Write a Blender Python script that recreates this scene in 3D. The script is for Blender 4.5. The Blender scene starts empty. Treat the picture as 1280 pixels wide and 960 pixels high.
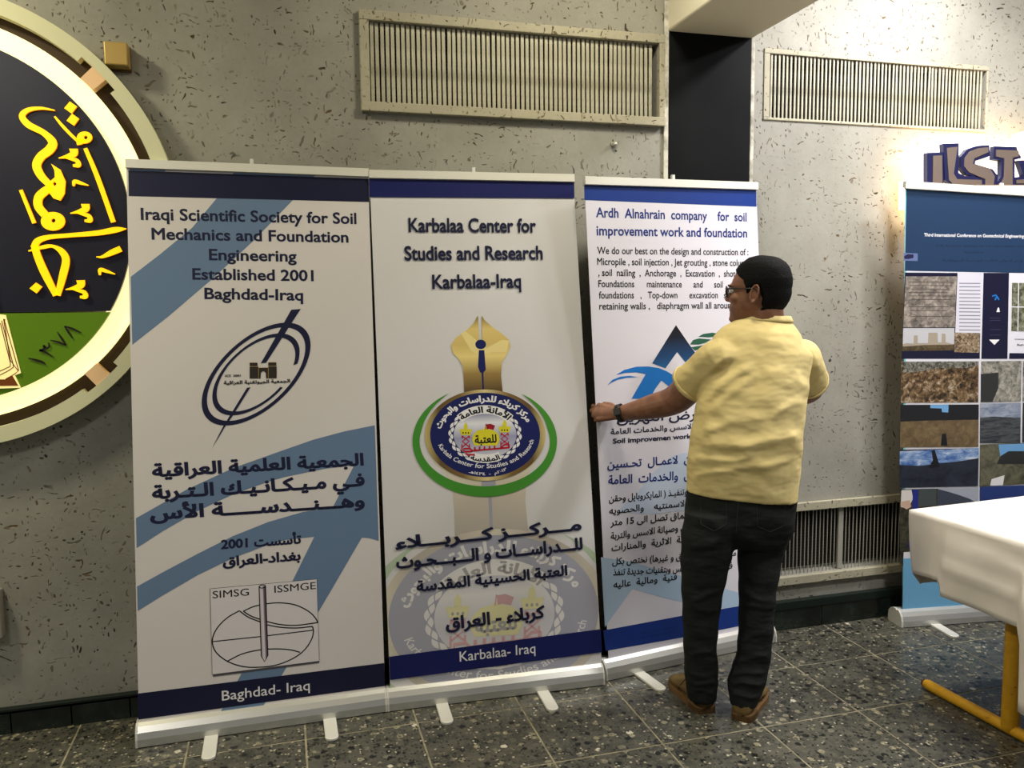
import bpy, bmesh, math, random
import numpy as np
from mathutils import Vector, Matrix
from mathutils.geometry import delaunay_2d_cdt
from mathutils.bvhtree import BVHTree
random.seed(7)
SC = bpy.context.scene
COL = SC.collection
# ------------------------------------------------------------------ camera
CAM_H = 1.54
FPX, YAW, PITCH, ROLL = 1027.6, 0.27324, -0.09672, -0.01178
_f = np.array([math.sin(YAW)*math.cos(PITCH), math.cos(YAW)*math.cos(PITCH), math.sin(PITCH)])
_r = np.array([math.cos(YAW), -math.sin(YAW), 0.0]); _u = np.cross(_r, _f)
_c, _s = math.cos(ROLL), math.sin(ROLL)
CM = np.array([_c*_r+_s*_u, -_s*_r+_c*_u, _f])          # rows: right, up, forward
CAM = np.array([0.0, 0.0, CAM_H])
cd = bpy.data.cameras.new('camera'); cam = bpy.data.objects.new('camera', cd); COL.objects.link(cam)
cd.sensor_width = 36.0; cd.lens = 36.0*FPX/1280.0; cd.clip_start = 0.05; cd.clip_end = 60
cam.matrix_world = Matrix(((CM[0][0], CM[1][0], -CM[2][0], CAM[0]), (CM[0][1], CM[1][1], -CM[2][1], CAM[1]),
                           (CM[0][2], CM[1][2], -CM[2][2], CAM[2]), (0, 0, 0, 1)))
SC.camera = cam
# ------------------------------------------------------------------ light
SC.view_settings.view_transform = 'Standard'; SC.view_settings.look = 'None'
SC.view_settings.gamma = 1; SC.view_settings.exposure = -0.28
w = bpy.data.worlds.new('hall_ambience'); SC.world = w; w.use_nodes = True
w.node_tree.nodes['Background'].inputs[0].default_value = (0.95, 0.97, 1.0, 1)
w.node_tree.nodes['Background'].inputs[1].default_value = 0.22
def area(name, loc, size, power, color, rot=(0, 0, 0)):
    l = bpy.data.lights.new(name, 'AREA'); l.shape = 'RECTANGLE'; l.size, l.size_y = size
    l.energy = power; l.color = color
    o = bpy.data.objects.new(name, l); o.location = loc; o.rotation_euler = rot; COL.objects.link(o); return o
area('ceiling_lamp', (2.72, 2.62, 3.20), (0.22, 0.22), 56, (0.99, 0.97, 1.0))
area('ceiling_lamp', (-1.75, 2.45, 3.20), (0.3, 0.3), 72, (1.0, 0.92, 0.64))
area('ceiling_lamp', (1.25, 2.35, 3.20), (0.3, 0.3), 32, (1.0, 0.93, 0.74))
area('ceiling_lamp', (2.25, 0.95, 3.20), (0.35, 0.35), 66, (1.0, 0.98, 0.97))
area('ceiling_lamp', (-1.7, 0.3, 3.20), (0.5, 0.5), 46, (1.0, 0.97, 0.92))
area('ceiling_lamp', (3.3, 1.9, 3.20), (0.3, 0.3), 56, (0.98, 0.98, 1.0))

# ------------------------------------------------------------------ maths helpers
def ray(x, y): return CM.T @ np.array([(x-640)/FPX, -(y-480)/FPX, 1.0])
def W(x, y, Y):
    d = ray(x, y); return CAM + d*(Y/d[1])
def WX(x, y, X):
    d = ray(x, y); return CAM + d*(X/d[0])
def FL(x, y, z=0.0):
    d = ray(x, y); return CAM + d*((z-CAM_H)/d[2])
def PR(P):
    c = (np.asarray(P, float)-CAM) @ CM.T
    return np.stack([640+FPX*c[..., 0]/c[..., 2], 480-FPX*c[..., 1]/c[..., 2]], -1)
class Surf:
    """a flat printed surface: origin, two in-plane axes and the normal facing the room"""
    def __init__(s, P0, P1, P2):
        P0, P1, P2 = [np.array(p, float) for p in (P0, P1, P2)]
        s.o = P0; s.ex = (P1-P0)/np.linalg.norm(P1-P0)
        v = P2-P0; v = v-s.ex*(v@s.ex); s.ey = v/np.linalg.norm(v); s.n = np.cross(s.ex, s.ey)
        if s.n[1] > 0: s.n = -s.n
    def uv(s, x, y):
        d = ray(x, y); t = ((s.o-CAM)@s.n)/(d@s.n); p = CAM+d*t-s.o
        return np.array([p@s.ex, p@s.ey])
    def pt(s, u, v, d=0.0): return s.o+s.ex*u+s.ey*v+s.n*d
def cv(ox, oy, sc): return lambda pts: [(ox+x/sc, oy+y/sc) for x, y in pts]
def lin(c): return tuple(((v/255.0)/12.92 if v/255.0 <= 0.04045 else ((v/255.0+0.055)/1.055)**2.4) for v in c[:3])

# ------------------------------------------------------------------ materials
MATS = {}
def mat(name, rgb, rough=0.6, metal=0.0, emit=0.0, spec=0.3, ecol=None):
    if name in MATS: return MATS[name]
    m = bpy.data.materials.new(name); m.use_nodes = True; b = m.node_tree.nodes['Principled BSDF']
    b.inputs['Base Color'].default_value = (*lin(rgb), 1); b.inputs['Roughness'].default_value = rough
    b.inputs['Metallic'].default_value = metal; b.inputs['Specular IOR Level'].default_value = spec
    if emit:
        b.inputs['Emission Color'].default_value = (*lin(ecol or rgb), 1); b.inputs['Emission Strength'].default_value = emit
    MATS[name] = m; return m
def nd(m, t, **kw):
    n = m.node_tree.nodes.new(t)
    for k, v in kw.items(): setattr(n, k, v)
    return n
def lk(m, a, b): m.node_tree.links.new(a, b)
def ramp(m, fac, stops, interp='LINEAR'):
    r = nd(m, 'ShaderNodeValToRGB'); r.color_ramp.interpolation = interp
    e = r.color_ramp.elements
    while len(e) < len(stops): e.new(0.5)
    for i, (p, c) in enumerate(stops): e[i].position = p; e[i].color = (*lin(c), 1) if len(c) == 3 else c
    lk(m, fac, r.inputs[0]); return r.outputs[0]
def coords(m, kind='Object', scale=(1, 1, 1), rot=(0, 0, 0)):
    tc = nd(m, 'ShaderNodeTexCoord'); mp = nd(m, 'ShaderNodeMapping')
    mp.inputs['Scale'].default_value = scale; mp.inputs['Rotation'].default_value = rot
    lk(m, tc.outputs[kind], mp.inputs[0]); return mp.outputs[0]
def noise(m, vec, scale, detail=3, rough=0.55, dist=0.0):
    n = nd(m, 'ShaderNodeTexNoise'); n.inputs['Scale'].default_value = scale; n.inputs['Detail'].default_value = detail
    n.inputs['Roughness'].default_value = rough; n.inputs['Distortion'].default_value = dist
    if vec is not None: lk(m, vec, n.inputs['Vector'])
    return n
def mix(m, fac, a, b, mode='MIX'):
    n = nd(m, 'ShaderNodeMix', data_type='RGBA', blend_type=mode)
    for i, v in ((0, fac), (6, a), (7, b)):
        if isinstance(v, (int, float)): n.inputs[i].default_value = v
        elif isinstance(v, tuple): n.inputs[i].default_value = (*lin(v), 1)
        else: lk(m, v, n.inputs[i])
    return n.outputs[2]
def math_(m, op, a, b=0.0, clamp=False):
    n = nd(m, 'ShaderNodeMath', operation=op, use_clamp=clamp)
    for i, v in enumerate((a, b)):
        if isinstance(v, (int, float)): n.inputs[i].default_value = v
        else: lk(m, v, n.inputs[i])
    return n.outputs[0]
def bump(m, h, strength=0.3, dist=0.01):
    n = nd(m, 'ShaderNodeBump'); n.inputs['Strength'].default_value = strength; n.inputs['Distance'].default_value = dist
    lk(m, h, n.inputs['Height']); lk(m, n.outputs[0], m.node_tree.nodes['Principled BSDF'].inputs['Normal'])
def setc(m, out): lk(m, out, m.node_tree.nodes['Principled BSDF'].inputs['Base Color'])

def plaster(name, c1, c2):
    m = mat(name, c1, 0.62, spec=0.25)
    v = coords(m); big = noise(m, v, 2.2, 5, 0.6)
    col = ramp(m, big.outputs[0], [(0.30, c2), (0.70, c1)])
    fine = noise(m, v, 60, 3)
    col = mix(m, math_(m, 'MULTIPLY', fine.outputs[0], 0.28), col, (98, 94, 84))
    wob = noise(m, v, 9, 2)
    tot = None
    for k, (sx, sz, rot, sc, th, lo) in enumerate([(1.0, 0.36, 0.5, 60, 0.24, 0.44), (0.34, 1.0, 0.35, 50, 0.22, 0.47), (1, 0.75, -0.6, 26, 0.17, 0.50), (0.34, 1.0, -0.7, 64, 0.22, 0.45)]):
        vv = coords(m, scale=(sx, 1, sz), rot=(0, rot, 0))
        ad = nd(m, 'ShaderNodeVectorMath', operation='ADD'); lk(m, vv, ad.inputs[0])
        sm = nd(m, 'ShaderNodeVectorMath', operation='SCALE'); lk(m, wob.outputs[1], sm.inputs[0]); sm.inputs[3].default_value = 0.10
        lk(m, sm.outputs[0], ad.inputs[1])
        vo = nd(m, 'ShaderNodeTexVoronoi'); vo.inputs['Scale'].default_value = sc; lk(m, ad.outputs[0], vo.inputs['Vector'])
        lt = math_(m, 'SUBTRACT', th, vo.outputs['Distance']); lt = math_(m, 'MULTIPLY', lt, 14.0, True)
        sep = nd(m, 'ShaderNodeSeparateColor'); lk(m, vo.outputs['Color'], sep.inputs[0])
        pick = math_(m, 'GREATER_THAN', sep.outputs[0], 0.32+0.08*k)
        cl = noise(m, vv, 3.2+k, 2); pk2 = math_(m, 'MULTIPLY', math_(m, 'SUBTRACT', cl.outputs[0], lo-0.08), 7.0, True)
        f = math_(m, 'MULTIPLY', math_(m, 'MULTIPLY', lt, pick), pk2)
        f = math_(m, 'MULTIPLY', f, math_(m, 'ADD', math_(m, 'MULTIPLY', sep.outputs[1], 0.8), 0.35), True)
        tot = f if tot is None else math_(m, 'MAXIMUM', tot, f)
    brown = noise(m, v, 14, 1); fc = ramp(m, brown.outputs[0], [(0.40, (40, 36, 28)), (0.60, (92, 74, 44))])
    col = mix(m, tot, col, fc); setc(m, col)
    bump(m, math_(m, 'SUBTRACT', math_(m, 'MULTIPLY', fine.outputs[0], 0.25), tot), 0.5, 0.004)
    return m
M_WALL = plaster('speckled_plaster', (160, 158, 147), (134, 132, 122))
M_FRAME = plaster('vent_frame_paint', (176, 170, 146), (160, 155, 135))
def terrazzo():
    m = mat('terrazzo', (90, 90, 82), 0.33, spec=0.45)
    oi = nd(m, 'ShaderNodeObjectInfo'); v0 = coords(m)
    off = nd(m, 'ShaderNodeVectorMath', operation='ADD'); lk(m, v0, off.inputs[0])
    s2 = nd(m, 'ShaderNodeVectorMath', operation='SCALE'); lk(m, oi.outputs['Location'], s2.inputs[0]); s2.inputs[3].default_value = 1.37
    lk(m, s2.outputs[0], off.inputs[1]); v = off.outputs[0]
    base = noise(m, v, 12, 4, 0.7)
    col = ramp(m, base.outputs[0], [(0.3, (48, 48, 43)), (0.7, (88, 86, 75))])
    dn = noise(m, v, 70, 2)
    ds = nd(m, 'ShaderNodeVectorMath', operation='SCALE'); lk(m, dn.outputs[1], ds.inputs[0]); ds.inputs[3].default_value = 0.012
    av = nd(m, 'ShaderNodeVectorMath', operation='ADD'); lk(m, v, av.inputs[0]); lk(m, ds.outputs[0], av.inputs[1])
    for sc, th, cols in ((33, 0.46, [(0.0, (24, 25, 24)), (0.34, (34, 34, 31)), (0.36, (82, 80, 70)), (0.74, (104, 102, 88)), (0.78, (128, 122, 100)), (0.965, (140, 133, 108)), (0.985, (188, 182, 162))]),
                         (85, 0.46, [(0.0, (26, 27, 25)), (0.40, (36, 36, 32)), (0.42, (86, 84, 74)), (0.86, (110, 105, 90)), (0.90, (165, 158, 136))])):
        vo = nd(m, 'ShaderNodeTexVoronoi'); vo.inputs['Scale'].default_value = sc; lk(m, av.outputs[0], vo.inputs['Vector'])
        sep = nd(m, 'ShaderNodeSeparateColor'); lk(m, vo.outputs['Color'], sep.inputs[0])
        cc = ramp(m, sep.outputs[0], cols, 'CONSTANT')
        f = math_(m, 'MULTIPLY', math_(m, 'SUBTRACT', th, vo.outputs['Distance']), 9.0, True)
        f = math_(m, 'MULTIPLY', f, math_(m, 'GREATER_THAN', sep.outputs[1], 0.30))
        col = mix(m, f, col, cc)
    setc(m, col); return m
M_TERR = terrazzo()
def cloth_mat(name, rgb, dark, rough=0.85, sc=900, bs=0.15):
    m = mat(name, rgb, rough, spec=0.15); v = coords(m); n = noise(m, v, 6, 4)
    setc(m, ramp(m, n.outputs[0], [(0.3, dark), (0.7, rgb)])); n2 = noise(m, v, sc, 2); bump(m, n2.outputs[0], bs, 0.001); return m
M_SHIRT = cloth_mat('yellow_pique', (206, 188, 132), (197, 178, 121))
_n = noise(M_SHIRT, coords(M_SHIRT, scale=(1, 1, 1.8), rot=(0, 0.35, 0)), 8, 2, 0.5, 0.0); _b = nd(M_SHIRT, 'ShaderNodeBump'); _b.inputs['Strength'].default_value = 0.8; _b.inputs['Distance'].default_value = 0.022; lk(M_SHIRT, _n.outputs[0], _b.inputs['Height']); lk(M_SHIRT, _b.outputs[0], [q for q in M_SHIRT.node_tree.nodes if q.type == 'BUMP' and q != _b][0].inputs['Normal'])
M_JEANS = cloth_mat('black_denim', (33, 35, 34), (24, 26, 26))
M_TCLOTH = cloth_mat('cream_cloth', (216, 209, 199), (206, 199, 189))
M_SKIN = mat('skin', (118, 80, 60), 0.5, spec=0.35)
_n = noise(M_SKIN, coords(M_SKIN), 26, 4); setc(M_SKIN, ramp(M_SKIN, _n.outputs[0], [(0.3, (104, 68, 50)), (0.7, (130, 90, 68))]))
M_HAIR = mat('black_hair', (9, 8, 8), 0.75, spec=0.12); _n = noise(M_HAIR, coords(M_HAIR), 260, 2); bump(M_HAIR, _n.outputs[0], 0.9, 0.004)
M_SUEDE = cloth_mat('brown_suede', (106, 87, 52), (86, 69, 40), 0.85, 500)
M_SOLE = mat('tan_sole', (104, 78, 46), 0.7)
M_ALU = mat('brushed_aluminium', (205, 205, 200), 0.34, 0.75)
_n = noise(M_ALU, coords(M_ALU, scale=(1, 60, 60)), 20, 3); bump(M_ALU, _n.outputs[0], 0.06, 0.001)
M_ALUP = mat('pale_satin_aluminium', (214, 212, 202), 0.45, 0.25)
M_PAPER = mat('banner_vinyl', (214, 209, 206), 0.42, spec=0.35)
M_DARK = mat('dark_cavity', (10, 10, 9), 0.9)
M_BLACK = mat('black_plastic', (16, 16, 17), 0.4)
M_YELLOW = mat('yellow_enamel', (200, 150, 26), 0.45)
_n = noise(M_YELLOW, coords(M_YELLOW), 30, 5, 0.7); setc(M_YELLOW, ramp(M_YELLOW, _n.outputs[0], [(0.30, (96, 66, 24)), (0.36, (188, 138, 28)), (0.8, (206, 158, 34))]))

_n = noise(M_JEANS, coords(M_JEANS, scale=(1, 1, 2.2)), 10, 2, 0.5, 0.0); _b = nd(M_JEANS, 'ShaderNodeBump'); _b.inputs['Strength'].default_value = 0.7; _b.inputs['Distance'].default_value = 0.02; lk(M_JEANS, _n.outputs[0], _b.inputs['Height']); lk(M_JEANS, _b.outputs[0], [q for q in M_JEANS.node_tree.nodes if q.type == 'BUMP' and q != _b][0].inputs['Normal'])
# ------------------------------------------------------------------ object helpers
def tag(o, label=None, cat=None, group=None, kind=None):
    for k, v in (('label', label), ('category', cat), ('group', group), ('kind', kind)):
        if v: o[k] = v
    return o
def thing(name, loc, label, cat, group=None):
    o = bpy.data.objects.new(name, None); o.location = loc; o.empty_display_size = 0.05
    COL.objects.link(o); return tag(o, label, cat, group)
def obj(name, vf, m, parent=None, smooth=False, loc=None):
    """vf = (vertices in world space, faces) linked as one mesh object"""
    vs, fs = vf
    o0 = np.array(parent.matrix_basis.translation if parent is not None and parent.parent is None else (wloc(parent) if parent is not None else (loc if loc is not None else (0, 0, 0))), float)
    me = bpy.data.meshes.new(name)
    me.from_pydata((np.asarray(vs, float).reshape(-1, 3)-o0).tolist(), [], [list(map(int, f)) for f in fs]); me.update()
    if m is not None: me.materials.append(m)
    if smooth: me.polygons.foreach_set('use_smooth', [True]*len(me.polygons))
    o = bpy.data.objects.new(name, me); COL.objects.link(o)
    if parent is not None: o.parent = parent
    elif loc is not None: o.location = loc
    return o
def wloc(o):
    p = Vector((0, 0, 0))
    while o is not None: p += o.matrix_basis.translation; o = o.parent
    return p
def join(*vfs):
    V, Fc, n = [], [], 0
    for v, f in vfs:
        v = np.asarray(v, float).reshape(-1, 3); V.append(v); Fc += [[i+n for i in q] for q in f]; n += len(v)
    return np.concatenate(V), Fc
BOXF = [(0, 3, 2, 1), (4, 5, 6, 7), (0, 1, 5, 4), (1, 2, 6, 5), (2, 3, 7, 6), (3, 0, 4, 7)]
def box(x0, x1, y0, y1, z0, z1): return [(x0, y0, z0), (x1, y0, z0), (x1, y1, z0), (x0, y1, z0), (x0, y0, z1), (x1, y0, z1), (x1, y1, z1), (x0, y1, z1)], BOXF
def bbox(x0, x1, y0, y1, z0, z1, b=0.002):
    """bevelled box"""
    bm = bmesh.new(); vs = [bm.verts.new(v) for v in box(x0, x1, y0, y1, z0, z1)[0]]
    for f in BOXF: bm.faces.new([vs[i] for i in f])
    bmesh.ops.bevel(bm, geom=list(bm.edges), offset=b, segments=2, affect='EDGES', profile=0.5)
    bm.verts.index_update(); r = [tuple(v.co) for v in bm.verts], [[v.index for v in f.verts] for f in bm.faces]; bm.free(); return r
def obox(c, ax, ay, az, b=0):
    """box from centre and three half vectors"""
    c, ax, ay, az = [np.array(q, float) for q in (c, ax, ay, az)]
    return [c+sx*ax+sy*ay+sz*az for sz in (-1, 1) for sx, sy in ((-1, -1), (1, -1), (1, 1), (-1, 1))], BOXF
def loft(rings, cap=True):
    n = len(rings[0]); V = np.concatenate([np.asarray(r, float) for r in rings]); Fc = []
    for k in range(len(rings)-1):
        for i in range(n):
            j = (i+1) % n; Fc.append((k*n+i, k*n+j, (k+1)*n+j, (k+1)*n+i))
    if cap:
        c0 = np.mean(rings[0], axis=0); c1 = np.mean(rings[-1], axis=0); V = np.vstack([V, c0, c1]); a = len(V)-2; L = (len(rings)-1)*n
        for i in range(n):
            j = (i+1) % n; Fc.append((a, j, i)); Fc.append((a+1, L+i, L+j))
    return V, Fc
def tube(pts, radii, n=12, caps=True, flat=1.0, up=None):
    P = [np.array(p, float) for p in pts]; R = radii if hasattr(radii, '__len__') else [radii]*len(P)
    T = [P[min(i+1, len(P)-1)]-P[max(i-1, 0)] for i in range(len(P))]; T = [t/np.linalg.norm(t) for t in T]
    a = np.array(up if up is not None else ((0, 0, 1) if abs(T[0][2]) < 0.9 else (1, 0, 0)), float)
    rings = []
    def ring(c, t, r):
        nonlocal a
        a = a-t*(a@t); a = a/np.linalg.norm(a); b = np.cross(t, a)
        return [c+r*(math.cos(q)*a*flat+math.sin(q)*b) for q in np.linspace(0, 2*math.pi, n, endpoint=False)]
    if caps:
        for k in (0.15, 0.5, 0.85): rings.append(ring(P[0]-T[0]*R[0]*math.sqrt(1-k*k), T[0], R[0]*k))
    for p, t, r in zip(P, T, R): rings.append(ring(p, t, r))
    if caps:
        for k in (0.85, 0.5, 0.15): rings.append(ring(P[-1]+T[-1]*R[-1]*math.sqrt(1-k*k), T[-1], R[-1]*k))
    return loft(rings)
def ellipsoid(c, ax, ay, az, n=14):
    c, ax, ay, az = [np.array(q, float) for q in (c, ax, ay, az)]; rings = []
    for t in np.linspace(-math.pi/2+0.12, math.pi/2-0.12, n):
        rings.append([c+az*math.sin(t)+math.cos(t)*(ax*math.cos(q)+ay*math.sin(q)) for q in np.linspace(0, 2*math.pi, 2*n, endpoint=False)])
    return loft(rings)
def catmull(pts, k=8):
    P = [np.array(p, float) for p in pts]; P = [2*P[0]-P[1]]+P+[2*P[-1]-P[-2]]; out = []
    for i in range(1, len(P)-2):
        for t in np.linspace(0, 1, k, endpoint=False):
            a, b, c, d = P[i-1:i+3]
            out.append(0.5*((2*b)+(c-a)*t+(2*a-5*b+4*c-d)*t*t+(3*b-a-3*c+d)*t**3))
    out.append(P[-2]); return out
def remesh(vf, voxel, smooth=2, fac=0.5):
    me = bpy.data.meshes.new('tmp'); me.from_pydata(np.asarray(vf[0]).tolist(), [], [list(map(int, f)) for f in vf[1]])
    o = bpy.data.objects.new('tmp', me); COL.objects.link(o)
    md = o.modifiers.new('r', 'REMESH'); md.mode = 'VOXEL'; md.voxel_size = voxel
    if smooth:
        s = o.modifiers.new('s', 'SMOOTH'); s.factor = fac; s.iterations = smooth
    dg = bpy.context.evaluated_depsgraph_get(); dg.update()
    r = bpy.data.meshes.new_from_object(o.evaluated_get(dg))
    V = np.zeros(len(r.vertices)*3); r.vertices.foreach_get('co', V); Fc = [tuple(p.vertices) for p in r.polygons]
    bpy.data.objects.remove(o); bpy.data.meshes.remove(me); bpy.data.meshes.remove(r)
    return V.reshape(-1, 3), Fc

# ------------------------------------------------------------------ flat print helpers
def fill(contours):
    """contours: first outer, rest holes -> (2D verts, tris)"""
    pts, faces, n = [], [], 0
    for c in contours:
        c = [(float(x), float(y)) for x, y in c]
        faces.append(list(range(n, n+len(c)))); pts += c; n += len(c)
    o = np.array(pts).mean(0); sc = 1.0/(np.abs(np.array(pts)-o).max()+1e-12)
    r = delaunay_2d_cdt([Vector(((x-o[0])*sc, (y-o[1])*sc)) for x, y in pts], [], faces, 0, 1e-7)
    V = np.array([(v.x, v.y) for v in r[0]]); T = np.array([f for f in r[2] if len(f) == 3])
    if len(T) == 0: return [], []
    C = V[T].mean(1)
    def wind(c):
        P = (np.array(c, float)-o)*sc; Q = np.roll(P, -1, 0); w_ = np.zeros(len(C))
        for (x1, y1), (x2, y2) in zip(P, Q):
            if y1 == y2: continue
            up = (y1 <= C[:, 1]) & (y2 > C[:, 1]); dn = (y1 > C[:, 1]) & (y2 <= C[:, 1])
            s_ = (x2-x1)*(C[:, 1]-y1)-(C[:, 0]-x1)*(y2-y1); w_ += (up & (s_ < 0))*1.0-(dn & (s_ > 0))*1.0
        return w_ != 0
    k = wind(contours[0])
    for h in contours[1:]: k &= ~wind(h)
    return [tuple(p) for p in V/sc+o], [tuple(int(i) for i in t) for t in T[k]]
def sarea(c):
    c = np.asarray(c); x, y = c[:, 0], c[:, 1]; return 0.5*float(np.sum(x*np.roll(y, -1)-np.roll(x, -1)*y))
def inside(p, c):
    x, y = p; r = False; n = len(c)
    for i in range(n):
        x1, y1 = c[i]; x2, y2 = c[i-1]
        if (y1 > y) != (y2 > y) and x < (x2-x1)*(y-y1)/(y2-y1)+x1: r = not r
    return r
def join2(parts):
    V, T = [], []
    for v, t in parts:
        n = len(V); V += list(v); T += [tuple(i+n for i in q) for q in t]
    return V, T
FORMS = {}
for ch, base, n in [('ء', 0xFE80, 1), ('آ', 0xFE81, 2), ('أ', 0xFE83, 2), ('ؤ', 0xFE85, 2), ('إ', 0xFE87, 2), ('ئ', 0xFE89, 4), ('ا', 0xFE8D, 2), ('ب', 0xFE8F, 4), ('ة', 0xFE93, 2), ('ت', 0xFE95, 4), ('ث', 0xFE99, 4), ('ج', 0xFE9D, 4), ('ح', 0xFEA1, 4), ('خ', 0xFEA5, 4), ('د', 0xFEA9, 2), ('ذ', 0xFEAB, 2), ('ر', 0xFEAD, 2), ('ز', 0xFEAF, 2), ('س', 0xFEB1, 4), ('ش', 0xFEB5, 4), ('ص', 0xFEB9, 4), ('ض', 0xFEBD, 4), ('ط', 0xFEC1, 4), ('ظ', 0xFEC5, 4), ('ع', 0xFEC9, 4), ('غ', 0xFECD, 4), ('ف', 0xFED1, 4), ('ق', 0xFED5, 4), ('ك', 0xFED9, 4), ('ل', 0xFEDD, 4), ('م', 0xFEE1, 4), ('ن', 0xFEE5, 4), ('ه', 0xFEE9, 4), ('و', 0xFEED, 2), ('ى', 0xFEEF, 2), ('ي', 0xFEF1, 4)]:
    FORMS[ch] = (base, n)
LAMALEF = {'آ': 0xFEF5, 'أ': 0xFEF7, 'إ': 0xFEF9, 'ا': 0xFEFB}
def shape_arabic(s):
    out = []; i = 0; prev = False
    while i < len(s):
        c = s[i]
        if c == 'ـ': out.append(c); prev = True; i += 1; continue
        if c in FORMS:
            nxt = s[i+1] if i+1 < len(s) else ' '
            if c == 'ل' and nxt in LAMALEF:
                out.append(chr(LAMALEF[nxt]+(1 if prev else 0))); prev = False; i += 2; continue
            base, n = FORMS[c]; nj = (nxt in FORMS and nxt != 'ء') or nxt == 'ـ'
            if n == 1: out.append(chr(base)); prev = False
            elif n == 2: out.append(chr(base+(1 if prev else 0))); prev = False
            else: out.append(chr(base+{(0, 0): 0, (1, 0): 1, (0, 1): 2, (1, 1): 3}[(int(prev), int(nj))])); prev = nj
        else:
            out.append(c); prev = False
        i += 1
    res = ''.join(reversed(out)); o2 = ''; run = ''
    for c in res:                                   # keep digits reading left to right
        if c.isdigit() and ord(c) < 0x7F or '٠' <= c <= '٩': run = c+run
        else: o2 += run+c; run = ''
    o2 += run
    return o2.translate(str.maketrans('()', ')('))
GCACHE = {}
def glyphs(txt, bold=0.0, arabic=False):
    """outlines of a line of text in em units: list of (outer, holes...)"""
    key = (txt, bold, arabic)
    if key in GCACHE: return GCACHE[key]
    s = shape_arabic(txt) if arabic else txt
    cu = bpy.data.curves.new('t', 'FONT'); cu.body = s; cu.size = 1
    o = bpy.data.objects.new('t', cu); COL.objects.link(o)
    dg = bpy.context.evaluated_depsgraph_get(); dg.update()
    oc = o.evaluated_get(dg); c = oc.to_curve(dg); cont = []
    for sp in c.splines:
        bp = sp.bezier_points; pts = []; n = len(bp)
        for i in range(n):
            a, b = bp[i], bp[(i+1) % n]; p0, p1, p2, p3 = a.co, a.handle_right, b.handle_left, b.co
            straight = ((p1-p0).cross(p3-p0).length < 1e-5 and (p2-p0).cross(p3-p0).length < 1e-5)
            for t in ((0,) if straight else (0, 0.33, 0.66)):
                q = (1-t)**3*p0+3*(1-t)**2*t*p1+3*(1-t)*t*t*p2+t**3*p3
                if not pts or (abs(pts[-1][0]-q.x)+abs(pts[-1][1]-q.y)) > 1e-4: pts.append((q.x, q.y))
        if len(pts) > 2 and abs(pts[0][0]-pts[-1][0])+abs(pts[0][1]-pts[-1][1]) < 1e-4: pts.pop()
        if len(pts) > 2 and abs(sarea(pts)) > 1e-6: cont.append(pts)
    oc.to_curve_clear(); bpy.data.objects.remove(o); bpy.data.curves.remove(cu)
    if not cont: return []
    cont.sort(key=lambda q: -abs(sarea(q))); outs = []; hole = set()
    for i, q in enumerate(cont):
        best = None
        for j in range(i):
            if j not in hole and inside(q[0], cont[j]) and sarea(q)*sarea(cont[j]) < 0: best = j
        if best is not None: hole.add(i); [u for u in outs if u[0] is cont[best]][0].append(q)
        else: outs.append([q])
    if bold:
        def off(q, sg):
            q = np.asarray(q); e1 = q-np.roll(q, 1, 0); e2 = np.roll(q, -1, 0)-q
            n1 = np.stack([e1[:, 1], -e1[:, 0]], 1)*sg; n2 = np.stack([e2[:, 1], -e2[:, 0]], 1)*sg
            n1 /= np.linalg.norm(n1, axis=1)[:, None]+1e-12; n2 /= np.linalg.norm(n2, axis=1)[:, None]+1e-12
            m_ = n1+n2; l = np.sum(m_*m_, 1)[:, None]; k = 2/np.maximum(l, 1.0)
            return (q+m_*k*bold).tolist()
        new = []
        for u in outs:
            sg = 1 if sarea(u[0]) > 0 else -1; v = [off(u[0], sg)]
            for h in u[1:]:
                hh = off(h, sg)
                if sarea(hh)*sarea(h) > 0 and abs(sarea(hh)) > 0.05*abs(sarea(h)): v.append(hh)
            new.append(v)
        outs = new
    GCACHE[key] = outs; return outs
def text_uv(txt, a, b, cap, bold=0.02, arabic=False):
    """a, b = uv of the left and right ends of the baseline; cap = capital or alef height in metres"""
    G = glyphs(txt, bold, arabic); A = np.concatenate([np.array(q) for u in G for q in u])
    x0, x1 = A[:, 0].min(), A[:, 0].max(); a, b = np.array(a), np.array(b); d = b-a; L = np.linalg.norm(d); d = d/L
    n = np.array([-d[1], d[0]]); sx = L/(x1-x0); sy = cap/(0.72 if arabic else 0.70)
    return join2([fill([[a+d*(x-x0)*sx+n*y*sy for x, y in q] for q in u]) for u in G])
def text_arc(txt, cx, cy, ra, rb, a0, a1, h, bold=0.02, arabic=False, inward=False, tr=None):
    """text along an ellipse arc, screen-style y down; a0 -> a1 angles (deg) of the left and right end"""
    G = glyphs(txt, bold, arabic); A = np.concatenate([np.array(q) for u in G for q in u]); x0, x1 = A[:, 0].min(), A[:, 0].max()
    def mp(x, y):
        t = math.radians(a0+(a1-a0)*(x-x0)/(x1-x0)); k = -y*h if inward else y*h
        return tr((cx+(ra+k)*math.cos(t), cy+(rb+k)*math.sin(t)))
    return join2([fill([[mp(x, y) for x, y in q] for q in u]) for u in G])
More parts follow.
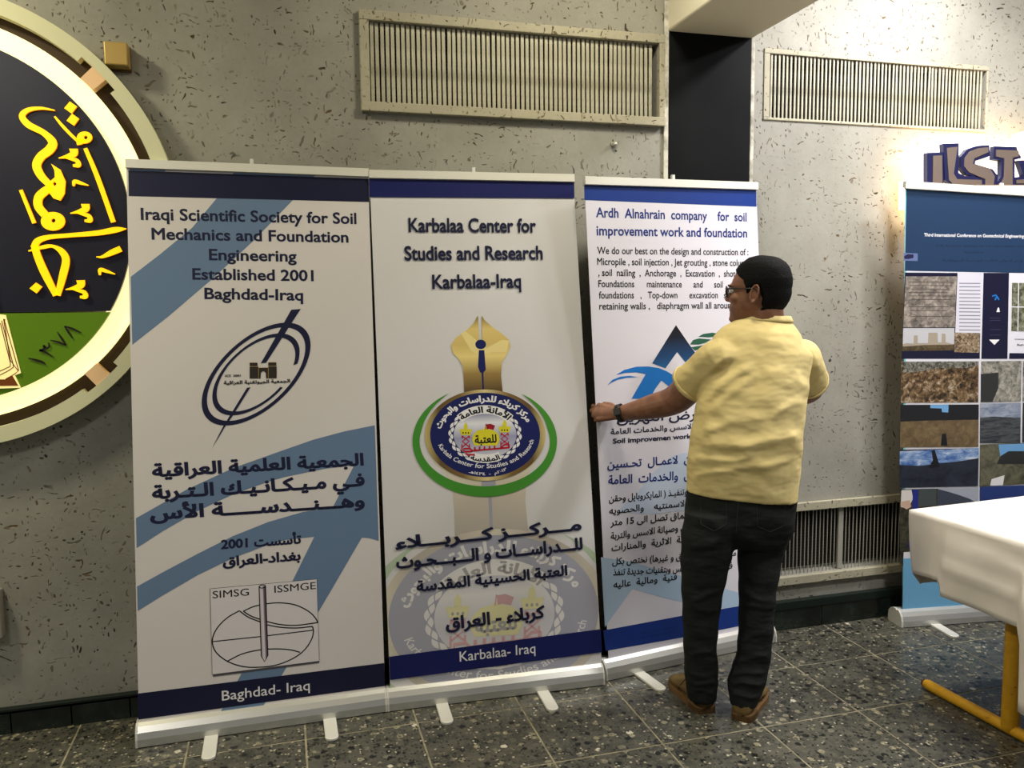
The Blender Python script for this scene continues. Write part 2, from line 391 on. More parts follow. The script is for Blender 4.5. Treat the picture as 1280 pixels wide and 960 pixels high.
def stroke2(pts, wd, closed=False):
    """polyline with width(s) -> 2D polygon parts"""
    P = np.array(pts, float); n = len(P); Wd = np.array(wd if hasattr(wd, '__len__') else [wd]*n, float)/2
    T = np.array([P[(i+1) % n if closed else min(i+1, n-1)]-P[(i-1) % n if closed else max(i-1, 0)] for i in range(n)])
    T /= np.linalg.norm(T, axis=1)[:, None]+1e-12; N = np.stack([-T[:, 1], T[:, 0]], 1)
    V = [tuple(p) for p in P+N*Wd[:, None]]+[tuple(p) for p in P-N*Wd[:, None]]; Fc = []
    for i in range(n if closed else n-1):
        j = (i+1) % n; Fc.append((i, j, n+j, n+i))
    return V, Fc
def curve2(pts, wd, k=6):
    n = len(pts); W_ = wd if hasattr(wd, '__len__') else [wd]*n
    C = catmull([(p[0], p[1], q) for p, q in zip(pts, W_)], k); return stroke2([(c[0], c[1]) for c in C], [c[2] for c in C])
def ell(cx, cy, a, b, t0=0, t1=360, n=48):
    return [(cx+a*math.cos(math.radians(t)), cy+b*math.sin(math.radians(t))) for t in np.linspace(t0, t1, n, endpoint=(t1-t0) % 360 != 0)]
def ringpoly(o, i):
    n = len(o); return list(o)+list(i), [(k, (k+1) % n, n+(k+1) % n, n+k) for k in range(n)]
def gradmat(name, stops, axis='Z', rough=0.5):
    m = mat(name, stops[0][1], rough); v = coords(m, 'Generated'); s = nd(m, 'ShaderNodeSeparateXYZ'); lk(m, v, s.inputs[0])
    setc(m, ramp(m, s.outputs[axis], stops)); return m
class Print:
    """prints flat shapes on a banner; every call is one named part"""
    def __init__(s, surf, parent): s.s, s.p, s.k, s.dc = surf, parent, 0, None
    def to(s, pts): return [s.s.uv(*q) for q in pts]
    def add(s, name, parts, m, clip=None, label=None):
        clip = clip if clip is not None else s.dc
        s.k += 1; V, T = join2(parts); d = 0.0013+0.00005*s.k
        if clip is not None:
            bm = bmesh.new(); vs = [bm.verts.new((q[0], q[1], 0)) for q in V]
            for t in T:
                try: bm.faces.new([vs[i] for i in t])
                except ValueError: pass
            for co, no in clip:
                bmesh.ops.bisect_plane(bm, geom=list(bm.verts)+list(bm.edges)+list(bm.faces), plane_co=(co[0], co[1], 0), plane_no=(no[0], no[1], 0), clear_outer=True)
            bm.verts.index_update(); V = [(v.co.x, v.co.y) for v in bm.verts]; T = [[v.index for v in f.verts] for f in bm.faces]; bm.free()
            if not T: return None
        o = obj(name, ([s.s.pt(q[0], q[1], d) for q in V], T), m, s.p)
        if label: o['label'] = label
        return o
    def poly(s, name, px, m, **k): return s.add(name, [fill([s.to(px)])], m, **k)
    def text(s, name, lines, m, bold=0.02, arabic=False, label=None):
        """lines: (string, left px, right px, height px)"""
        for t, a, b, h in lines:
            mx, my = (a[0]+b[0])/2, (a[1]+b[1])/2; hh = np.linalg.norm(np.array(s.s.uv(mx, my-h))-np.array(s.s.uv(mx, my)))
            s.add(name, [text_uv(t, s.s.uv(*a), s.s.uv(*b), hh, bold, arabic)], m, label=label); s.k -= 1
        s.k += 1
    def lines(s, name, polys, wpx, m, closed=False, smooth=False):
        a = np.array(s.s.uv(*polys[0][0])); b = np.array(s.s.uv(polys[0][0][0]+10, polys[0][0][1])); k = np.linalg.norm(b-a)/10
        return s.add(name, [(curve2 if smooth else stroke2)(s.to(q), wpx*k) for q in polys], m)
# ================================================================== the setting
WY = 3.28
VENTS = [(0.365, 1.573, 2.318, 2.621), (2.112, 3.288, 2.348, 2.621), (2.112, 3.288, 0.254, 0.561)]
def wall():
    outer = [(-3.2, 0), (6.2, 0), (6.2, 3.3), (-3.2, 3.3)]
    V, T = fill([outer]+[[(a, c), (b, c), (b, d), (a, d)] for a, b, c, d in VENTS])
    vf = [([(x, WY, z) for x, z in V], T)]
    for a, b, c, d in VENTS:
        q = [(a, c), (b, c), (b, d), (a, d)]; vs = [(x, WY, z) for x, z in q]+[(x, WY+0.12, z) for x, z in q]
        vf.append((vs, [(i, (i+1) % 4, 4+(i+1) % 4, 4+i) for i in range(4)]))
    vf.append(([(x, WY+0.12, z) for x, z in outer], [(0, 1, 2, 3)]))
    return join(*vf)
wl = tag(obj('wall_back', wall(), M_WALL), kind='structure')
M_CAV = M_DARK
M_SLAB = mat('grout', (134, 124, 98), 0.8); _n = noise(M_SLAB, coords(M_SLAB), 16, 4); setc(M_SLAB, ramp(M_SLAB, _n.outputs[0], [(0.3, (104, 99, 82)), (0.7, (154, 146, 118))]))
floor = tag(obj('floor', box(-3.2, 6.2, -2.5, WY, -0.08, -0.0015), M_SLAB), kind='structure')
TP = 0.4018
def tile_mesh(w_, d_):
    vf = bbox(-w_/2, w_/2, -d_/2, d_/2, -0.02, 0.0, 0.0015); me = bpy.data.meshes.new('tile')
    me.from_pydata(vf[0], [], vf[1]); me.materials.append(M_TERR); return me
tm = tile_mesh(TP-0.006, 0.393); tc_ = tile_mesh(TP-0.006, 0.371)
for j in range(-1, 8):
    for i in range(-6, 12):
        x = 0.032+TP*(i+0.5)
        if j < 0: y, me = 2.904+0.1875, tc_
        else: y, me = 2.904-0.399*(j+0.5), tm
        if y < 1.0 and abs(x-0.8) > 2.2: continue
        o = bpy.data.objects.new('tile', me); COL.objects.link(o); o.parent = floor
        o.location = (x, y, random.uniform(-0.0006, 0.0002))
M_CEIL = mat('cream_ceiling_paint', (222, 214, 190), 0.8)
tag(obj('ceiling', box(-3.2, 6.2, -2.5, WY, 3.3, 3.4), M_CEIL), kind='structure')
tag(obj('beam', bbox(1.617, 2.02, -2.5, WY-0.004, 2.676, 3.3, 0.008), M_CEIL), kind='structure')
M_COLB = mat('black_column_paint', (18, 19, 20), 0.55, spec=0.06)
_n = noise(M_COLB, coords(M_COLB), 3, 4); setc(M_COLB, ramp(M_COLB, _n.outputs[0], [(0.3, (11, 12, 13)), (0.7, (20, 21, 22))]))
tag(obj('column', bbox(1.622, 2.012, WY-0.012, WY-0.001, 0.10, 2.676, 0.002), M_COLB), kind='structure')
M_JOINT = mat('joint_filler', (196, 192, 178), 0.8); _n = noise(M_JOINT, coords(M_JOINT), 20, 4); setc(M_JOINT, ramp(M_JOINT, _n.outputs[0], [(0.35, (140, 136, 122)), (0.6, (202, 198, 184))]))
tag(obj('trim_1', bbox(1.600, 1.622, WY-0.010, WY-0.001, 0.14, 2.80, 0.003), M_JOINT), kind='structure')
tag(obj('trim_2', bbox(2.012, 2.030, WY-0.014, WY-0.001, 0.14, 2.70, 0.003), M_JOINT), kind='structure')
# skirting of dark polished pieces
M_SKIRT = mat('dark_green_marble', (26, 32, 27), 0.22, spec=0.5); _n = noise(M_SKIRT, coords(M_SKIRT), 7, 5, 0.65)
setc(M_SKIRT, ramp(M_SKIRT, _n.outputs[0], [(0.35, (14, 16, 14)), (0.55, (27, 35, 30)), (0.75, (48, 56, 46))]))
M_SKTOP = mat('green_skirting_lip', (20, 29, 25), 0.4)
bl = tag(obj('baseboard_left', box(-3.2, 1.60, WY-0.008, WY-0.0005, 0.0, 0.082), M_DARK), kind='structure')  # near-black core: dark tile joints, and the shadow line above the tiles as colour
for k in range(24):
    x = -3.2+0.2*k
    obj('skirting_tile', bbox(x+0.002, x+0.198, WY-0.022, WY-0.008, 0.001, 0.076, 0.0015), M_SKIRT, bl)
obj('lip', bbox(-3.2, 1.60, WY-0.028, WY-0.001, 0.086, 0.096, 0.002), M_SKTOP, bl)
br = tag(obj('baseboard_right', box(2.03, 6.2, WY-0.010, WY-0.0005, 0.0, 0.135), M_DARK), kind='structure')
for k in range(10):
    x = 2.03+0.4*k
    obj('skirting_tile', bbox(x+0.001, x+0.399, WY-0.026, WY-0.010, 0.001, 0.098, 0.0015), M_SKIRT, br)
obj('lip', bbox(2.03, 6.2, WY-0.034, WY-0.001, 0.100, 0.138, 0.003), M_SKTOP, br)
# ------------------------------------------------------------------ ventilation grilles
M_SLAT = mat('slat_paint', (176, 172, 150), 0.5); _n = noise(M_SLAT, coords(M_SLAT, scale=(1, 1, 0.3)), 40, 4)
setc(M_SLAT, ramp(M_SLAT, _n.outputs[0], [(0.32, (132, 128, 108)), (0.6, (182, 178, 158))]))
M_SLATG = mat('slat_grey_paint', (150, 148, 138), 0.5)
M_WIRE = mat('wire_mesh', (48, 46, 40), 0.6)
def grille(idx, label, sw, sd, pitch, m, prot, fr, screen):
    a, b, c, d = VENTS[idx]; t = thing('vent_grille', ((a+b)/2, WY, c), label, 'vent grille', 'ventilation grilles in the plaster wall')
    L, R_, B, T_ = fr
    fm = M_FRAME
    obj('frame_bar', bbox(a-L, b+R_, WY-prot, WY-0.0005, d, d+T_, 0.003), fm, t)
    obj('frame_bar', bbox(a-L, b+R_, WY-prot*1.35, WY-0.0005, c-B, c, 0.003), fm, t)
    obj('frame_bar', bbox(a-L, a, WY-prot, WY-0.0005, c, d, 0.003), fm, t)
    obj('frame_bar', bbox(b, b+R_, WY-prot, WY-0.0005, c, d, 0.003), fm, t)
    obj('shade_panel', box(a+0.001, b-0.001, WY+0.095, WY+0.1, c+0.001, d-0.001), M_CAV, t)  # near-black sheet added so the slat gaps read as shaded duct
    n = int((b-a)/pitch)
    base = None
    for k in range(n):
        x = a+pitch*(k+0.62)
        if x+sw > b-0.002: break
        if base is None:
            vf = bbox(-sw/2, sw/2, 0.0, sd, 0.001, d-c-0.001, 0.0012)
            base = bpy.data.meshes.new('slat'); base.from_pydata(vf[0], [], vf[1]); base.materials.append(m)
        o = bpy.data.objects.new('slat', base); COL.objects.link(o); o.parent = t
        o.location = (x-t.location.x, 0.004, 0); o.rotation_euler = (random.gauss(0, 0.004), random.gauss(0, 0.0022), random.gauss(0.06, 0.014))
    if screen:
        x0, x1 = screen; vf = []
        for x in np.arange(x0, x1, 0.0145): vf.append(box(x, x+0.0016, WY+0.055, WY+0.0566, c+0.001, d-0.001))
        for z in np.arange(c+0.008, d, 0.0145): vf.append(box(x0, x1, WY+0.056, WY+0.0576, z, z+0.0016))
        tag(obj('wire_screen', join(*vf), M_WIRE, t), kind='stuff')
    return t
grille(0, 'cream framed vent grille with narrow slats high above the two pale banners', 0.0140, 0.005, 0.0201, M_SLAT, 0.022, (0.036, 0.026, 0.036, 0.036), (0.367, 1.571))
grille(1, 'white slatted vent grille high on the wall right of the black column', 0.0095, 0.005, 0.0200, M_SLAT, 0.005, (0.030, 0.012, 0.012, 0.022), (2.114, 3.286))
g3 = grille(2, 'dark low vent grille near the floor beside the standing man', 0.0036, 0.005, 0.0205, M_SLATG, 0.020, (0.03, 0.03, 0.040, 0.040), (2.114, 3.286))
obj('mullion', bbox(2.535, 2.560, WY+0.002, WY+0.02, 0.256, 0.559, 0.002), M_SLATG, g3)

# ------------------------------------------------------------------ round illuminated emblem on the wall
CX, CZ = -1.108, 1.842
t = thing('wall_sign', (CX, WY, CZ), 'large round illuminated emblem with yellow calligraphy on dark blue and green', 'sign')
def circ(r, y, n=160, a0=0, a1=360): return [(CX+r*math.cos(math.radians(q)), y, CZ+r*math.sin(math.radians(q))) for q in np.linspace(a0, a1, n, endpoint=(a1-a0) % 360 != 0)]
def annulus(r0, r1, y0, y1, n=160):
    a, b, c_, d_ = circ(r1, y1, n), circ(r1, y0, n), circ(r0, y0, n), circ(r0, y1, n); V = a+b+c_+d_; Fc = []
    for i in range(n):
        j = (i+1) % n
        for k in range(4): Fc.append((k*n+i, k*n+j, ((k+1) % 4)*n+j, ((k+1) % 4)*n+i))
    return V, Fc
M_RIM = mat('cream_sign_plate', (206, 204, 168), 0.5)
M_SLOT = mat('dark_brown_recess', (52, 38, 18), 0.7)
M_GLOW = mat('warm_light_band', (255, 240, 190), 0.6, emit=1.3, ecol=(255, 238, 172))
# cream ring cut with eight light gaps: the slot is a gear shaped dark recess behind it
YP = WY-0.075
def sector(r0, r1, a0, a1, y0, y1, n=None):
    n = n or max(3, int(abs(a1-a0)/2)); A = circ(r1, y0, n+1, a0, a1); B = circ(r0, y0, n+1, a0, a1); C2 = circ(r1, y1, n+1, a0, a1); D = circ(r0, y1, n+1, a0, a1)
    V = A+B+C2+D; m_ = n+1; Fc = []
    for i in range(n):
        Fc += [(i, i+1, m_+i+1, m_+i), (2*m_+i, 3*m_+i, 3*m_+i+1, 2*m_+i+1), (i, 2*m_+i, 2*m_+i+1, i+1), (m_+i, m_+i+1, 3*m_+i+1, 3*m_+i)]
    Fc += [(0, m_, 3*m_, 2*m_), (n, 2*m_+n, 3*m_+n, m_+n)]
    return V, Fc
obj('rim', annulus(0.741, 0.776, YP, WY-0.0005), M_RIM, t)
BR = [-48.5, 43.5, 133.0, 224.0]
M_BRIDGE = mat('peach_lit_bridge', (236, 196, 150), 0.6)
for k, a in enumerate(BR):
    nx = BR[(k+1) % 4]+(360 if k == 3 else 0)
    obj('recess', sector(0.682, 0.741, a+2.2, nx-2.2, WY-0.030, WY-0.0005), M_SLOT, t)
    obj('rim_segment', sector(0.722, 0.741, a+5.6, nx-5.6, YP, WY-0.031), M_RIM, t)
    obj('bridge', sector(0.684, 0.741, a-2.2, a+2.2, YP+0.002, WY-0.0005), M_BRIDGE, t)
obj('light_band', annulus(0.600, 0.683, WY-0.062, WY-0.001), M_GLOW, t)
YF = WY-0.082
M_NAVYP = mat('navy_sign_panel', (30, 30, 42), 0.35)
M_GREENP = mat('green_sign_panel', (88, 124, 14), 0.4, emit=0.10)
RF = 0.613; ZC = 1.533-CZ; ac = math.degrees(math.asin(ZC/RF))
def plate(pts2, y0, y1):
    V, T = fill([pts2]); n = len(V); vs = [(x, y0, z) for x, z in V]+[(x, y1, z) for x, z in V]
    return vs, list(T)+[tuple(n+i for i in q[::-1]) for q in T]+[(i, (i+1) % n, n+(i+1) % n, n+i) for i in range(n)]
up = [(CX+RF*math.cos(math.radians(q)), CZ+RF*math.sin(math.radians(q))) for q in np.linspace(ac, 180-ac, 100)]
dn = [(CX+RF*math.cos(math.radians(q)), CZ+RF*math.sin(math.radians(q))) for q in np.linspace(ac, -180-ac, 90)]
obj('blue_panel', plate(up, YF, YF+0.03), M_NAVYP, t)
obj('green_panel', plate([(x, z-0.004) for x, z in dn], YF, YF+0.03), M_GREENP, t)
M_YL = mat('yellow_lit_letter', (255, 206, 10), 0.4, emit=0.85, ecol=(255, 200, 6))
M_WHL = mat('white_lit_panel', (255, 250, 235), 0.4, emit=1.25, ecol=(255, 248, 225))
M_EDGE = mat('amber_lit_edge', (255, 150, 20), 0.5, emit=0.5, ecol=(255, 140, 16))
def S_(pts): return [tuple(W(x, y, YF)[[0, 2]]) for x, y in pts]
hw = 0.178
arch = [(CX-hw, 1.556), (CX+hw, 1.556), (CX+hw*0.93, 2.20), (CX+hw*0.72, 2.30), (CX+hw*0.40, 2.36), (CX, 2.40), (CX-hw*0.40, 2.36), (CX-hw*0.72, 2.30), (CX-hw*0.93, 2.20)]
obj('tower', plate(arch, YF-0.014, YF-0.0005), M_WHL, t)
c = cv(0, 120, 3.4286)
def swell(px, wd, k=7):
    P = S_(c(px)); s_ = 0.00293/3.4286*1.0; return curve2(P, [q*s_*0.93 for q in wd], k)
K = 1.0
parts = [
 swell([(237, 64), (180, 55), (125, 62), (98, 88), (125, 125), (190, 160), (228, 200), (215, 232), (178, 262), (160, 300), (180, 345), (222, 388)], [5, 12, 18, 24, 28, 26, 34, 36, 34, 34, 32, 26]),
 fill([S_(c([(222, 292), (262, 318), (284, 368), (280, 420), (262, 450), (232, 440), (205, 405), (212, 372), (238, 350), (236, 320)])), S_(c([(236, 368), (246, 378), (238, 388), (229, 378)]))]),
 swell([(222, 392), (192, 412), (168, 438), (168, 475), (195, 510)], [30, 34, 34, 34, 34]),
 fill([S_(c(ell(230, 538, 52, 40, n=28))), S_(c(ell(232, 535, 9, 9, n=10)))]),
 swell([(543, 570), (500, 574), (420, 588), (300, 598), (210, 606), (165, 622), (150, 648)], [4, 24, 22, 18, 20, 26, 28]),
 swell([(125, 665), (190, 648), (230, 645), (268, 668), (285, 705), (272, 770), (250, 855)], [5, 16, 14, 26, 30, 30, 22]),
 swell([(150, 640), (165, 690), (195, 760), (243, 855)], [28, 30, 32, 24]),
 fill([S_(c([(130, 825), (157, 800), (184, 818), (160, 846)]))]), fill([S_(c([(278, 55), (302, 26), (333, 48), (310, 78)]))]), fill([S_(c([(288, 108), (312, 78), (342, 100), (320, 130)]))]),
 swell([(237, 90), (275, 135), (328, 188), (352, 196)], [8, 13, 13, 14]),
 fill([S_(c(ell(365, 180, 33, 26, n=20))), S_(c(ell(370, 180, 8, 8, n=8)))]), swell([(330, 200), (350, 198), (362, 190)], [26, 22, 14]),
 swell([(368, 226), (420, 350), (488, 542)], [16, 20, 20], 4), swell([(92, 404), (150, 546)], [14, 16], 3),
 swell([(520, 655), (480, 672), (440, 690), (415, 690)], [26, 24, 12, 4]), swell([(382, 385), (350, 375), (322, 368), (318, 388)], [4, 14, 16, 8]), swell([(495, 764), (460, 752), (432, 745), (430, 768)], [4, 14, 16, 8])]
for ox, oy in ((0, 0), (50, 236), (30, 562)):
    parts.append(swell([(318+ox, 228+oy), (318+ox, 250+oy), (285+ox, 262+oy), (254+ox, 268+oy)], [34, 28, 14, 4]))
    parts.append(swell([(275+ox, 262+oy), (310+ox, 272+oy), (333+ox, 280+oy), (338+ox, 298+oy), (315+ox, 300+oy)], [8, 14, 18, 20, 10]))
for p_ in parts:
    V, T = p_; n = len(V)
    # raised lit strokes: front face plus amber side walls
    edges = {}
    for q in T:
        for i in range(len(q)):
            e = (q[i], q[(i+1) % len(q)]); edges[e] = 1
    bd = [e for e in edges if (e[1], e[0]) not in edges]
    so = obj('letter_stroke', ([(x, YF-0.010, z) for x, z in V], T), M_YL, t)
    obj('stroke_side', ([(x, YF-0.010, z) for x, z in V]+[(x, YF-0.0002, z) for x, z in V], [(a, b, b+n, a+n) for a, b in bd]), M_EDGE, so)
c = cv(0, 380, 8); M_DIG = mat('dark_engraved_digit', (30, 18, 8), 0.5)
KS = 0.00293/8
dig = []
for P_, wd in (([(285, 542), (370, 562), (430, 582), (462, 606)], [10, 22, 20, 6]), ([(395, 462), (460, 482), (545, 535)], [20, 18, 6]), ([(400, 465), (445, 450), (440, 415), (470, 440), (495, 425), (488, 385)], [20, 24, 16, 16, 16, 10]),
               ([(505, 362), (590, 382), (662, 412)], [10, 20, 12]), ([(662, 412), (620, 345), (575, 278)], [12, 20, 8]), ([(648, 222), (690, 285), (728, 345)], [12, 20, 10]), ([(648, 222), (730, 248), (815, 288)], [12, 20, 10])):
    dig.append(curve2(S_(c(P_)), [q*KS for q in wd], 5))
V, T = join2(dig); obj('year_digits', ([(x, YF-0.004, z) for x, z in V], T), M_DIG, t)
# open book at the foot of the tower, mirrored about the centre line
def mir(P): return P+[(2*CX-x, z) for x, z in P[::-1]]
bk = S_(c([(15, 105), (62, 112), (212, 690), (152, 712), (212, 836)])); bk = [(x, z) for x, z in bk]
M_BOOK = mat('cream_lit_book', (250, 236, 170), 0.5, emit=0.55, ecol=(250, 226, 140)); M_BRN = mat('book_line_brown', (120, 62, 14), 0.6)
obj('book', plate(mir(bk), YF-0.006, YF-0.0005), M_BOOK, t)
bl_ = []
for P_ in ([(42, 150), (108, 560), (188, 668), (150, 700), (60, 750)], [(42, 150), (60, 160)], [(10, 190), (110, 590), (108, 622), (0, 672)], [(22, 165), (136, 600), (140, 630), (90, 665), (0, 712)], [(45, 150), (192, 665)]):
    P2 = S_(c(P_)); bl_.append(stroke2(P2, 0.0028)); bl_.append(stroke2([(2*CX-x, z) for x, z in P2], 0.0028))
P2 = S_(c([(0, 752), (60, 752), (130, 716), (190, 815), (0, 818)])); bl_.append(fill([P2])); bl_.append(fill([[(2*CX-x, z) for x, z in P2[::-1]]]))
V, T = join2(bl_); obj('book_lines', ([(x, YF-0.0068, z) for x, z in V], T), M_BRN, t)

# small fixtures on the wall
M_GOLD = mat('bronze_cover', (176, 148, 84), 0.35, 0.35)
t = thing('junction_box', (-0.52, WY, 2.44), 'small square bronze cover box on the wall above the round emblem', 'wall box')
P = [W(x, y, WY-0.07) for x, y in ((129, 51), (158.5, 52), (160.5, 80), (130, 80))]
x0, x1, z0, z1 = P[0][0], P[1][0], P[3][2], P[0][2]
obj('cover', bbox(x0, x1, WY-0.07, WY-0.001, z0, z1, 0.004), M_GOLD, t)
obj('rim', bbox(x0-0.002, x1+0.002, WY-0.012, WY-0.001, z0-0.008, z1+0.002, 0.002), mat('brown_rim', (84, 62, 34), 0.5), t)
t = thing('socket_box', (-1.06, WY, 0.45), 'grey metal electrical box low on the wall below the emblem', 'electrical box')
obj('housing', bbox(-1.13, -1.0, WY-0.05, WY-0.001, 0.37, 0.545, 0.005), mat('dull_grey_metal', (150, 144, 132), 0.5, 0.3), t)
obj('cover', bbox(-1.12, -1.012, WY-0.056, WY-0.05, 0.385, 0.53, 0.003), mat('dull_grey_metal', (150, 144, 132)), t)
t = thing('wall_bolt', tuple(W(767, 181, WY)), 'pale hexagonal bolt end in the plaster under the wide vent', 'bolt')
q = W(767, 181, WY); obj('bolt_head', tube([q, q-[0, 0.018, 0]], 0.010, 6), mat('pale_metal', (200, 196, 184), 0.4, 0.5), t)

# ------------------------------------------------------------------ backlit lettering sign at the right
t = thing('wall_sign', (3.2, WY, 2.1), 'backlit channel letter sign glowing above the blue banner at right', 'sign')
M_SGL = mat('white_sign_light', (255, 255, 255), 0.5, emit=1.5, ecol=(255, 238, 215)); M_SBL = mat('sign_blue_side', (26, 27, 62), 0.4); M_SBR = mat('sign_brown_face', (96, 84, 76), 0.45)
def Q(pts, Y): return [tuple(W(x, y, Y)[[0, 2]]) for x, y in pts]
YS = WY-0.10
obj('light_panel', plate(Q([(1154, 177), (1184, 176), (1215, 176), (1262, 178), (1330, 182), (1330, 235), (1154, 235)], YS), YS, YS+0.03), M_SGL, t)
obj('light_panel', plate(Q([(1138, 188), (1155, 188), (1155, 236), (1138, 236)], YS), YS, YS+0.03), M_SGL, t)
obj('light_panel', plate(Q([(1129, 226), (1140, 226), (1140, 262), (1129, 262)], YS), YS, YS+0.03), M_SGL, t)
obj('light_panel', plate(Q(ell(1292, 182, 20, 20, n=30), YS-0.03), YS-0.03, YS+0.03), M_SGL, t)
c = cv(1100, 160, 3.694)
YL = WY-0.125
def letter(px, inner):
    P_ = Q(c(px), YL); o = obj('letter', plate(P_, YL, YS-0.001), M_SBL, t); P_ = Q(c(inner), YL-0.002); obj('letter_face', plate(P_, YL-0.003, YL-0.0003), M_SBR, o)
letter([(218, 114), (292, 112), (294, 262), (218, 262)], [(245, 128), (286, 126), (288, 262), (243, 262)])
letter([(292, 72), (364, 70), (362, 208), (392, 222), (470, 222), (470, 262), (330, 262), (300, 240)], [(308, 92), (358, 86), (340, 210), (356, 236), (470, 240), (470, 262), (340, 262), (318, 240)])
letter([(505, 78), (508, 130), (440, 152), (438, 166), (520, 190), (545, 222), (540, 262), (470, 262), (470, 232), (400, 214), (372, 180), (374, 132), (404, 98), (450, 82)], [(500, 88), (500, 112), (436, 140), (428, 165), (505, 186), (530, 222), (524, 262), (486, 262), (486, 236), (410, 204), (388, 176), (390, 140), (414, 108), (452, 94)])
letter([(528, 84), (650, 88), (650, 140), (622, 146), (622, 262), (540, 262), (560, 220), (562, 150), (524, 144)], [(536, 100), (640, 104), (640, 130), (612, 138), (612, 262), (556, 262), (572, 226), (574, 140), (536, 132)])
letter([(640, 150), (730, 150), (730, 262), (622, 262), (622, 228), (664, 222)], [(668, 162), (720, 162), (720, 256), (630, 256), (630, 240), (672, 236)])
sl = bpy.data.lights.new('sign_backlight', 'AREA'); sl.shape = 'RECTANGLE'; sl.size, sl.size_y = 0.80, 0.34; sl.energy = 19.0; sl.color = (1.0, 0.62, 0.28)
so = bpy.data.objects.new('sign_backlight', sl); so.location = (3.25, WY-0.068, 2.10); so.rotation_euler = (math.pi/2, 0, 0); COL.objects.link(so)
# ================================================================== roll-up banners
M_BACK = mat('banner_back_grey', (150, 148, 144), 0.6)
def banner(label, bl, br, tl, tr, gl, ytop, paper, feet, yoff=0.045):
    """bl, br: floor pixels of the front lower edge of the base; tl, tr: pixels of the top of the top rail;
    gl: pixels of the lower corners of the print; ytop: depth of the left end of the top rail"""
    B0, B1 = FL(*bl), FL(*br); d = (B1-B0)/np.linalg.norm(B1-B0); nrm = np.array([d[1], -d[0], 0.0])   # towards the room
    L = np.linalg.norm(B1-B0)
    t = thing('roll_up_banner', tuple((B0+B1)/2-nrm*0.05), label, 'banner', 'roll-up banners standing along the wall')
    P0 = B0-nrm*yoff+[0, 0, 0.07]; P1 = B1-nrm*yoff+[0, 0, 0.07]
    S = Surf(P0, P1, W(*tl, ytop))
    # base housing: rounded aluminium profile with end caps
    prof = [(0, 0.004), (0.004, 0.0), (0.105, 0.0), (0.110, 0.004), (0.112, 0.030), (0.108, 0.052), (0.094, 0.068), (0.070, 0.078), (yoff+0.008, 0.080), (yoff+0.004, 0.074), (yoff-0.004, 0.074), (yoff-0.010, 0.079), (0.020, 0.070), (0.007, 0.052), (0.001, 0.030)]
    def pf(P, k=1.0, o=0.0): return [P-nrm*(0.055+(a-0.055)*k)+[0, 0, 0.040+(b-0.040)*k]+d*o for a, b in prof]
    obj('base_housing', loft([pf(B0, 1, 0.006), pf(B1, 1, -0.006)]), M_ALU, t)
    obj('end_cap', loft([pf(B0, 0.98, -0.002), pf(B0, 1.02, 0.0), pf(B0, 1.02, 0.006)]), M_CAP, t); obj('end_cap', loft([pf(B1, 1.02, -0.006), pf(B1, 1.02, 0.0), pf(B1, 0.98, 0.002)]), M_CAP, t)
    # print
    ins = 8.0
    q = [S.uv(*gl[0]), S.uv(*gl[1]), S.uv(tr[0]-0.6, tr[1]+4), S.uv(tl[0]+0.8, tl[1]+4)]
    vs = [S.pt(u, v, 0.001) for u, v in q]+[S.pt(u, v, -0.0005) for u, v in q]
    obj('printed_sheet', (vs, [(0, 1, 2, 3), (7, 6, 5, 4), (0, 4, 5, 1), (1, 5, 6, 2), (2, 6, 7, 3), (3, 7, 4, 0)]), paper, t)
    # top rail
    a, b = S.uv(*tl), S.uv(*tr); h = 0.030
    c0, c1 = S.pt(*a), S.pt(*b); dx = (c1-c0)/2; up = np.cross(S.n, dx); up = up/np.linalg.norm(up); up = up if up[2] > 0 else -up
    rail = [(0.013, 0), (0.013, -h), (0.004, -h-0.002), (0.004, -h+0.004), (-0.010, -h+0.004), (-0.010, 0.0), (0.0, 0.003)]
    obj('top_rail', loft([[p+S.n*x+up*y for x, y in rail] for p in (c0, c1)]), M_ALUP, t)
    # support pole behind the sheet with its hook on the rail
    m0 = (P0+P1)/2-nrm*0.035; mt = (c0+c1)/2-S.n*0.016
    obj('support_pole', tube([m0, mt+up*0.018], 0.007, 10), M_ALU, t)
    obj('hook', obox(mt+up*0.010+S.n*0.006, dx/np.linalg.norm(dx)*0.006, up*0.012, S.n*0.006), mat('clear_hook', (200, 200, 196), 0.3), t)
    for x, y in feet:                                              # flat swivel feet pointing into the room
        q = FL(x, y, 0.004); q0 = q-np.array(nrm)*0.02
        k = (q-B0)@d; r = B0+d*k+[0, 0, 0.004]; r = r-nrm*0.03
        dv = (q-r); dv[2] = 0; Lf = np.linalg.norm(dv); dv /= Lf; sd = np.array([-dv[1], dv[0], 0])*0.0235
        out = [r-sd, r+sd]+[q-dv*0.0235+sd*math.cos(a)+dv*0.0235*math.sin(a) for a in np.linspace(0, math.pi, 9)]
        o = obj('swivel_foot', loft([[p+[0, 0, -0.003] for p in out], [p+[0, 0, 0.004] for p in out], [(p-(r+q)/2)*0.93+(r+q)/2+[0, 0, 0.006] for p in out]]), M_ALUP, t)
    return t, S
M_CAP = mat('cap_grey_plastic', (188, 186, 178), 0.45)
M_INK = mat('navy_ink', (24, 27, 56), 0.45); M_INKB = mat('navy_band_ink', (22, 24, 52), 0.4); M_STR = mat('slate_blue_ink', (96, 119, 148), 0.5)
M_WINK = mat('white_ink', (214, 212, 214), 0.5); M_BINK = mat('black_ink', (22, 22, 26), 0.5)

